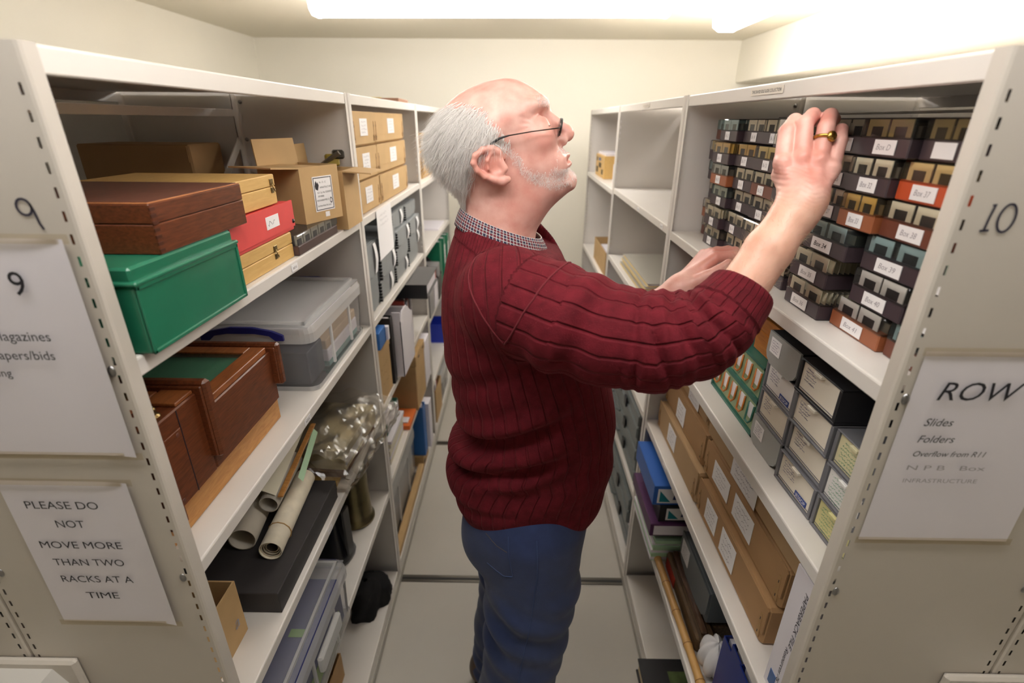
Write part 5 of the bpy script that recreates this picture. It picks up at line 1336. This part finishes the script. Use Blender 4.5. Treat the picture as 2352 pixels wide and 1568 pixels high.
if lm_.sum() > 10:
    rt, nn = sample(lm_, 90, r_)
    dr = nn * .8 + np.array([.5, 0, -.35]) + r_.normal(scale=.15, size=(90, 3)); dr /= np.linalg.norm(dr, axis=1, keepdims=True)
    sv, sq = strand_mesh(rt, dr, r_.uniform(.002, .004, 90), .00012, np.array([.1, 0, .2]) + 0 * rt, r_, 2)
    mesh_obj('eyelashes', sv, sq, mat('lash', (92, 66, 56), .6), man)['kind'] = 'stuff'
actr = av[aq].mean(1); afn = np.cross(av[aq[:, 2]] - av[aq[:, 0]], av[aq[:, 3]] - av[aq[:, 1]]); afn /= np.linalg.norm(afn, axis=1, keepdims=True) + 1e-12
sel = r_.choice(np.where((actr[:, 2] > 1.42) & (actr[:, 2] < 1.55))[0], 900)
dr = afn[sel] * .55 + np.array([.1, -.1, .5]) + r_.normal(scale=.35, size=(900, 3)); dr /= np.linalg.norm(dr, axis=1, keepdims=True)
sv, sq = strand_mesh(actr[sel], dr, r_.uniform(.006, .013, 900), .00013, r_.normal(scale=.25, size=(900, 3)), r_, 3)
mesh_obj('arm_hair', sv, sq, mat('fair_hair', (222, 196, 168), .5), man)['kind'] = 'stuff'

# ---------------------------------------------------------------- jumper
ZT_ = [.775, .80, .83, .86, .90, .935, .965, .990, 1.020, 1.045, 1.062, 1.107, 1.20, 1.30, 1.37, 1.42, 1.45, 1.475, 1.50]
XB_ = [-.115, -.120, -.126, -.131, -.141, -.152, -.138, -.117, -.134, -.116, -.105, -.122, -.140, -.147, -.142, -.131, -.121, -.110, -.104]
XF_ = [.160, .170, .182, .193, .204, .211, .213, .213, .213, .213, .212, .207, .185, .140, .106, .082, .068, .058, .05]
HW_ = [.146, .150, .156, .164, .171, .176, .178, .177, .179, .178, .179, .185, .194, .200, .196, .168, .124, .094, .078]
hs = .0036
lo5 = (-.185, .575, .775); hi5 = (.355, 1.235, 1.51)
P5 = grid_axes(lo5, hi5, hs)
zc = P5[2]
xb, xf, hw = (np.interp(zc, ZT_, a).astype(f32) for a in (XB_, XF_, HW_))
def sm(a):
    b = a.copy(); k = np.ones(5) / 5
    b[0, 0, :] = np.convolve(np.pad(a[0, 0, :], 2, mode='edge'), k, 'valid'); return b
xb, xf, hw = sm(xb), sm(xf), sm(hw)
xc, a_ = (xb + xf) / 2, (xf - xb) / 2
YC = .948
T = ((np.abs((P5[0] - xc) / a_) ** 2.25 + np.abs((P5[1] - YC) / hw) ** 2.25) ** (1 / 2.25) - 1) * np.minimum(a_, hw)
SLV = [(-.012, .775, 1.388), (.073, .716, 1.374), (.137, .692, 1.360), (.196, .673, 1.358), (.250, .664, 1.372), (.280, .668, 1.393), (.306, .682, 1.420), (.327, .694, 1.448)]
SR = [.084, .080, .0745, .0705, .0610, .0520, .0435, .0395]
Sl = chain(P5, SLV, SR, .012)
cd = np.array(Wr) - np.array(SLV[-2]); cd /= np.linalg.norm(cd); cp_ = np.array((.321, .690, 1.436))
Sl = smax(Sl, ((P5[0] - cp_[0]) * cd[0] + (P5[1] - cp_[1]) * cd[1] + (P5[2] - cp_[2]) * cd[2]).astype(f32), .006)
SLF = [(-.005, 1.105, 1.385), (.06, 1.14, 1.30), (.13, 1.14, 1.22), (.20, 1.10, 1.175), (.25, 1.08, 1.205)]
Sf = chain(P5, SLF, [.082, .072, .066, .060, .050], .012)
Jm = smin(smin(T, Sl, .030), Sf, .030)
zcut = 1.482 + (P5[0] + .103) * -.315
rad_ = np.sqrt((P5[0] + .03) ** 2 + (P5[1] - YM) ** 2)
Jm = smax(Jm, np.minimum((P5[2] - zcut) * .95, .118 - rad_), .006)
Jm = smax(Jm, (.836 - .17 * (P5[0] + .13) - P5[2]) + 0 * P5[1], .008)
jv, jq = polygonise(Jm, lo5, hs)
jn = vnormals(jv, jq)
def path_coord(v, pts):
    best = np.full(len(v), 9.); s = np.zeros(len(v)); ang = np.zeros(len(v)); acc = 0.
    pts = [np.array(p) for p in pts]
    for i in range(len(pts) - 1):
        a, b = pts[i], pts[i + 1]; d = b - a; L = np.linalg.norm(d); t = np.clip(((v - a) @ d) / L ** 2, 0, 1)
        w = v - a - t[:, None] * d; dd = np.linalg.norm(w, axis=1); u = dd < best
        e = d / L; up = np.array([0, 0, 1.]) - e * e[2]; up /= np.linalg.norm(up); sd = np.cross(e, up)
        ang[u] = np.arctan2(w[u] @ sd, w[u] @ up); s[u] = acc + t[u] * L; best[u] = dd[u]; acc += L
    return s, ang, best, acc
sS, sA, sB, sL = path_coord(jv, SLV)
rS = np.interp(sS, np.cumsum([0] + [np.linalg.norm(np.array(SLV[i + 1]) - np.array(SLV[i])) for i in range(len(SLV) - 1)]), SR)
fS, fA, fB, fL = path_coord(jv, SLF)
tx = np.interp(jv[:, 2], ZT_, XB_); tf = np.interp(jv[:, 2], ZT_, XF_); tw = np.interp(jv[:, 2], ZT_, HW_)
th = np.arctan2((jv[:, 1] - YC) / tw, (jv[:, 0] - (tx + tf) / 2) / ((tf - tx) / 2))
dT = (np.hypot((jv[:, 1] - YC) / tw, (jv[:, 0] - (tx + tf) / 2) / ((tf - tx) / 2)) - 1) * .17
onS = (sB - rS < dT - .004) & (sS > .035); onF = (fB < .085) & (fS > .03) & ~onS & (dT > .01)
# folds: bunched sleeve, diagonal drapes at the waist
ebw = np.clip((sS - .19) / .05, 0, 1) * np.clip((sL - .062 - sS) / .02, 0, 1)
ph = math.pi * sS / .026 + 1.1 * np.sin(sA + .6) + .7 * np.sin(2 * sA + 1) + 1.6 * np.sin(sS * 34)
wv = np.abs(np.sin(ph)) ** .75 - .62                      # rounded pleats with sharp valleys between
mod = .55 + .45 * np.sin(sA * 1.0 - 1.2 + 9 * sS)
disp = np.where(onS, ebw * (.0125 * wv * mod + .0012 * np.sin(sS * 2 * math.pi / .017 + 2.3 * sA)), 0)
disp += np.where(onS, np.clip(1 - abs(sS - .12) / .08, 0, 1) * .004 * np.sin(sS * 2 * math.pi / .06 + 1.4 * sA), 0)
tors = ~onS & ~onF
def fold(zl, sl, w, amp, x0=-.14, x1=.12):
    d = jv[:, 2] - (zl + sl * (jv[:, 0] + .13)); m_ = np.clip((x1 - jv[:, 0]) / .09, 0, 1)
    return amp * m_ * (-np.exp(-(d / w) ** 2) + .55 * np.exp(-((d - 2.0 * w) / (1.2 * w)) ** 2) + .4 * np.exp(-((d + 2.0 * w) / (1.2 * w)) ** 2))
nearside = np.clip((YC + .11 - jv[:, 1]) / .1, 0, 1) * np.where(tors, 1, 0)
disp += nearside * (fold(1.050, .50, .018, .019) + fold(.985, .40, .014, .016) + fold(1.19, .55, .02, .005, x1=.16) + fold(.90, .25, .012, .004, x1=.05))
disp += np.where(tors, .0025 * np.sin(jv[:, 2] * 55 + 3 * np.sin(th * 2)) * np.clip((1.12 - jv[:, 2]) / .1, 0, 1), 0)
jv = jv + jn * disp[:, None]
# shoulder seam welt
smd = np.abs((jv[:, 0] - .0) * .55 + (jv[:, 2] - 1.43) * .84 - .0)
neckband = (((1.482 + (jv[:, 0] + .103) * -.315) - jv[:, 2]) < .024) & (np.hypot(jv[:, 0] + .03, jv[:, 1] - YM) < .125)
hem = jv[:, 2] < .886 - .17 * (jv[:, 0] + .13)
cuff = onS & (sS > sL - .058)
welt = tors & neckband
jv = jv + jn * (np.where(cuff, .0022, 0) + np.where(neckband & tors, .0022, 0))[:, None]
rib = np.where(onS, sA * .075 / .0265 + 40, np.where(onF, fA * .07 / .0265 + 80, th * .178 / .0265))
rib = np.where(cuff, sA * .045 / .0085 + 200, rib); rib = np.where(tors & (hem), th * .178 / .0085 + 300, rib); rib = np.where(tors & neckband, th * .09 / .006 + 500, rib)
wool = bpy.data.materials.new('maroon_wool'); wool.use_nodes = True
nt = wool.node_tree; bs = nt.nodes['Principled BSDF']
tc = nt.nodes.new('ShaderNodeTexCoord'); nz = nt.nodes.new('ShaderNodeTexNoise'); nz.inputs['Scale'].default_value = 60; nz.inputs['Detail'].default_value = 5
nt.links.new(tc.outputs['Object'], nz.inputs['Vector'])
cr = nt.nodes.new('ShaderNodeValToRGB'); cr.color_ramp.elements[0].position = .3; cr.color_ramp.elements[0].color = lin((86, 21, 30)); cr.color_ramp.elements[1].position = .75; cr.color_ramp.elements[1].color = lin((110, 29, 40))
nt.links.new(nz.outputs['Fac'], cr.inputs[0])
nt.links.new(cr.outputs[0], bs.inputs['Base Color'])
bs.inputs['Roughness'].default_value = .85; bs.inputs['Sheen Weight'].default_value = .12; bs.inputs['Sheen Roughness'].default_value = .4; bs.inputs['Sheen Tint'].default_value = lin((220, 120, 120)); bs.inputs['Specular IOR Level'].default_value = .15
fr_ = mathn(nt, 'FRACT', attr_node(nt, 'rib'))
gv = mathn(nt, 'ABSOLUTE', mathn(nt, 'SUBTRACT', fr_, .5))
gr = nt.nodes.new('ShaderNodeMapRange'); gr.interpolation_type = 'SMOOTHSTEP'; gr.inputs['From Min'].default_value = .02; gr.inputs['From Max'].default_value = .13
nt.links.new(gv, gr.inputs['Value'])
b1 = nt.nodes.new('ShaderNodeBump'); b1.inputs['Strength'].default_value = .9; b1.inputs['Distance'].default_value = .0034; nt.links.new(gr.outputs[0], b1.inputs['Height'])
kn = nt.nodes.new('ShaderNodeTexNoise'); kn.inputs['Scale'].default_value = 420; kn.inputs['Detail'].default_value = 3; nt.links.new(tc.outputs['Object'], kn.inputs['Vector'])
b2 = nt.nodes.new('ShaderNodeBump'); b2.inputs['Strength'].default_value = .5; b2.inputs['Distance'].default_value = .0012; nt.links.new(kn.outputs['Fac'], b2.inputs['Height']); nt.links.new(b1.outputs[0], b2.inputs['Normal']); nt.links.new(b2.outputs[0], bs.inputs['Normal'])
jumper = mesh_obj('jumper', jv, jq, wool, man, {'rib': rib}); jumper['label'] = 'maroon ribbed knitted jumper'
fz_r = r_.choice(len(jv), 5000); fd = jn[fz_r] + r_.normal(scale=.6, size=(5000, 3)); fd /= np.linalg.norm(fd, axis=1, keepdims=True)
sv, sq = strand_mesh(jv[fz_r], fd, r_.uniform(.0015, .004, 5000), .00012, r_.normal(scale=.4, size=(5000, 3)), r_, 2)
mesh_obj('wool_fuzz', sv, sq, mat('wool_fuzz', (170, 66, 74), .9), jumper)['kind'] = 'stuff'
# shoulder seams lie on the knit
jb = BVHTree.FromPolygons(jv.tolist(), jq.tolist())
def on_surf(bvh, pts, off):
    out = []
    for p in pts:
        loc, nrm, i, d = bvh.find_nearest(Vector(p)); out.append(loc + nrm * off)
    return out
def dense(pts, n=8):
    o = []
    for a, b in zip(pts[:-1], pts[1:]): o += [tuple(a[i] + (b[i] - a[i]) * k / n for i in range(3)) for k in range(n)]
    return o + [pts[-1]]
WS = mat('wool_seam', (104, 26, 36), .9)
for pp in ([(-.060, .80, 1.46), (-.062, .74, 1.42), (-.040, .70, 1.375), (-.018, .69, 1.345)], [(-.018, .69, 1.345), (.03, .69, 1.41), (.075, .74, 1.44)]):
    MB().tube(on_surf(jb, dense(pp), .0001), .0016, 6).build('seam', WS, jumper, smooth=True)

# ---------------------------------------------------------------- shirt collar
mb = MB(); NU = 64
def collar(u, v):
    a = -math.pi + 2 * math.pi * u + 0.0
    fr = max(0, math.cos(a)) ** 10
    ax = .0735 + .012 * v + .010 * fr * v; by = .0655 + .013 * v
    x = -.030 + ax * math.cos(a); y = YM + by * math.sin(a)
    z = 1.507 + (x + .10) * -.36 - .033 * v - .006 * fr * v + .003 * math.sin(v * 3.1)
    return (x, y, z)
mb.grid(collar, NU, 6)
sh = bpy.data.materials.new('checked_cotton'); sh.use_nodes = True
nt = sh.node_tree; bs = nt.nodes['Principled BSDF']; bs.inputs['Roughness'].default_value = .8
co = mb.build('shirt_collar', sh, man, smooth=True, fix=False); co['label'] = 'navy checked shirt collar'
cu_ = np.array([i / NU * .44 for i in range(NU + 1) for j in range(7)]); cv_ = np.array([j / 6 * .036 for i in range(NU + 1) for j in range(7)])
for k, a in (('cu', cu_), ('cv', cv_)):
    at_ = co.data.attributes.new(k, 'FLOAT', 'POINT'); at_.data.foreach_set('value', a.astype(f32))
def ln_(attr, per, w, ph=0.):
    return mathn(nt, 'LESS_THAN', mathn(nt, 'FRACT', mathn(nt, 'ADD', mathn(nt, 'MULTIPLY', attr_node(nt, attr), 1 / per), ph)), w)
wl = mathn(nt, 'MAXIMUM', ln_('cu', .0052, .16), ln_('cv', .0052, .16)); rl = mathn(nt, 'MAXIMUM', ln_('cu', .0104, .22, .3), ln_('cv', .0104, .22, .3))
m1 = nt.nodes.new('ShaderNodeMix'); m1.data_type = 'RGBA'; m1.inputs['A'].default_value = lin((34, 38, 66)); m1.inputs['B'].default_value = lin((110, 34, 44)); nt.links.new(rl, m1.inputs['Factor'])
m2 = nt.nodes.new('ShaderNodeMix'); m2.data_type = 'RGBA'; m2.inputs['B'].default_value = lin((200, 198, 196)); nt.links.new(wl, m2.inputs['Factor']); nt.links.new(m1.outputs['Result'], m2.inputs['A']); nt.links.new(m2.outputs['Result'], bs.inputs['Base Color'])
md = co.modifiers.new('thick', 'SOLIDIFY'); md.thickness = .002; md.offset = 1

# ---------------------------------------------------------------- jeans and shoes
lo6 = (-.19, .70, .055); hi6 = (.25, 1.20, .95)
P6 = grid_axes(lo6, hi6, .005)
G = ell(P6, (.030, .945, .86), (.140, .168, .16))
G = smin(G, ell(P6, (-.040, .885, .79), (.080, .085, .095)), .04); G = smin(G, ell(P6, (-.040, 1.0, .79), (.080, .085, .095)), .04)
G = smin(G, chain(P6, [(.035, .868, .84), (.042, .862, .66), (.030, .858, .48), (.004, .855, .26), (-.004, .853, .07)], [.118, .106, .096, .094, .098], .02), .03)
G = smin(G, chain(P6, [(.02, 1.02, .84), (.015, 1.035, .66), (-.005, 1.05, .48), (-.03, 1.065, .26), (-.040, 1.068, .07)], [.112, .100, .088, .084, .086], .02), .02)
G = smax(G, (.062 - P6[2]) + 0 * P6[0], .004)
G = smax(G, (P6[2] - .93) + 0 * P6[0], .004)
gv_, gq = polygonise(G, lo6, .005)
gn = vnormals(gv_, gq)
dsp = .004 * np.sin(gv_[:, 2] * 70 + 30 * gv_[:, 0]) * np.clip((gv_[:, 2] - .3) / .2, 0, 1) * np.clip((.75 - gv_[:, 2]) / .1, 0, 1)
dsp += .006 * np.sin((gv_[:, 2] * .8 + gv_[:, 0] * .9) * 60 + 1) * np.exp(-((gv_[:, 2] - .60) / .1) ** 2) * np.clip((.03 - gv_[:, 0]) / .06, 0, 1) + .004 * np.sin(gv_[:, 2] * 110) * np.clip((.25 - gv_[:, 2]) / .1, 0, 1)
gv_ = gv_ + gn * dsp[:, None]
denim = mat('blue_denim', (38, 54, 98), .8, noise=(34, .14), bump=(700, .35), sheen=.15)
jeans = mesh_obj('jeans', gv_, gq, denim, man); jeans['label'] = 'dark blue denim jeans'
gb = BVHTree.FromPolygons(gv_.tolist(), gq.tolist())
ST = mat('seam_thread', (58, 74, 116), .8); STY = mat('stitch_thread', (88, 78, 74), .8)
MB().tube(on_surf(gb, dense([(.046, .74, .90), (.048, .74, .80), (.035, .74, .66), (.012, .74, .48), (-.006, .74, .26), (-.01, .74, .10)], 10), .0003), .0013, 6).build('side_seam', ST, jeans, smooth=True)
pk = MB().tube(on_surf(gb, dense([(-.025, .74, .905), (-.018, .74, .85), (-.008, .74, .795), (-.035, .74, .785), (-.07, .77, .80)], 8), .0003), .0011, 6).build('pocket_edge', ST, jeans, smooth=True)
MB().tube(on_surf(gb, dense([(-.085, .77, .885), (-.05, .75, .868), (-.024, .74, .862)], 8), .0002), .0007, 6).build('pocket_stitching', STY, jeans, smooth=True)
SHOE = mat('brown_shoe', (78, 58, 46), .45); SOLE = mat('shoe_sole', (40, 34, 30), .7)
for x, y in ((.0, .853), (-.035, 1.068)):
    lo7 = (x - .13, y - .07, .0); hi7 = (x + .22, y + .07, .14); P7 = grid_axes(lo7, hi7, .005)
    Sg = smin(cap(P7, (x - .06, y, .045), (x + .12, y, .036), .042, .036), ell(P7, (x - .045, y, .085), (.05, .042, .05)), .03)
    Sg = smax(Sg, .014 - P7[2] + 0 * P7[0], .003)
    s_v, s_q = polygonise(Sg, lo7, .005); so = mesh_obj('shoe', s_v, s_q, SHOE, man)
    mb = MB(); mb.tube([(x - .085, y, .0075), (x - .05, y, .0075), (x + .0, y, .0075), (x + .08, y, .0075), (x + .135, y, .0075), (x + .16, y, .0075)], [.028, .042, .036, .042, .04, .02], 16, flat=.18); mb.build('sole', SOLE, so, smooth=True)

# ---------------------------------------------------------------- ring and glasses
GOLD = mat('gold', (200, 160, 84), .25, metal=1.)
a, b = Vector(MC[2]), Vector(FG[2][0][1]); p = a + (b - a) * .66; d = (b - a).normalized(); e1 = d.cross(Vector((0, 0, 1))).normalized(); e2 = d.cross(e1)
rg = MB().tube([p + (e1 * math.cos(t) + e2 * math.sin(t)) * .0124 for t in [k * math.pi / 12 for k in range(25)]], .0024, 8, caps=False).build('ring', GOLD, man, smooth=True)
ndir = Vector((.25, -.97, 0)); ndir = (ndir - d * ndir.dot(d)).normalized()
mb = MB(); mb.lathe([(0, .0036), (.0058, .0034), (.0072, .001), (.0074, -.001)], n=14); mb.xf(Matrix.Translation(p + ndir * .0125) @ ndir.to_track_quat('Z', 'Y').to_matrix().to_4x4()); mb.build('signet', GOLD, rg, smooth=True)

gl = empty('spectacles', (.06, YM, 1.64), 0, 'thin-framed spectacles low on the man\'s nose', 'glasses')
WIRE = mat('gunmetal_wire', (70, 62, 58), .35, metal=.8)
def G_(x, y, z): return (x - .06, y - YM, z - 1.64)
for s in (-1, 1):
    cy = YM + s * .031
    ring_ = [G_(.0665 + .004 * math.sin(t) * .5, cy + .0215 * math.cos(t), 1.641 + .0135 * math.sin(t)) for t in [k * math.pi / 14 for k in range(29)]]
    MB().tube(ring_, .0008, 6, caps=False).build('rim', WIRE, gl, smooth=True)
    mb = MB(); _k = [Vector(q) for q in ring_[:-1]]; mb.add([v - Vector((.0022, 0, 0)) for v in _k] + [v + Vector((.0022, 0, 0)) for v in _k], [tuple(range(28)), tuple(range(55, 27, -1))] + [(i, (i + 1) % 28, 28 + (i + 1) % 28, 28 + i) for i in range(28)]); lens = mb.build('lens', clear('lens_glass', (248, 250, 252), .10, .03, .35), gl)
    tp = [G_(.0655, YM + s * .053, 1.641), G_(.060, YM + s * .067, 1.640), G_(.02, YM + s * .0745, 1.635), G_(-.016, YM + s * .0785, 1.629)]
    MB().tube(tp, .0010, 6).build('temple', WIRE, gl, smooth=True)
    MB().tube([tp[-1], G_(-.030, YM + s * .0795, 1.625), G_(-.042, YM + s * .081, 1.618), G_(-.052, YM + s * .080, 1.607), G_(-.060, YM + s * .078, 1.595)], [.0012, .0018, .0020, .0020, .0018], 8).build('temple_tip', BLACKP, gl, smooth=True)
MB().tube([G_(.0665, YM - .0095, 1.645), G_(.071, YM - .004, 1.648), G_(.071, YM + .004, 1.648), G_(.0665, YM + .0095, 1.645)], .0009, 6).build('bridge', WIRE, gl, smooth=True)
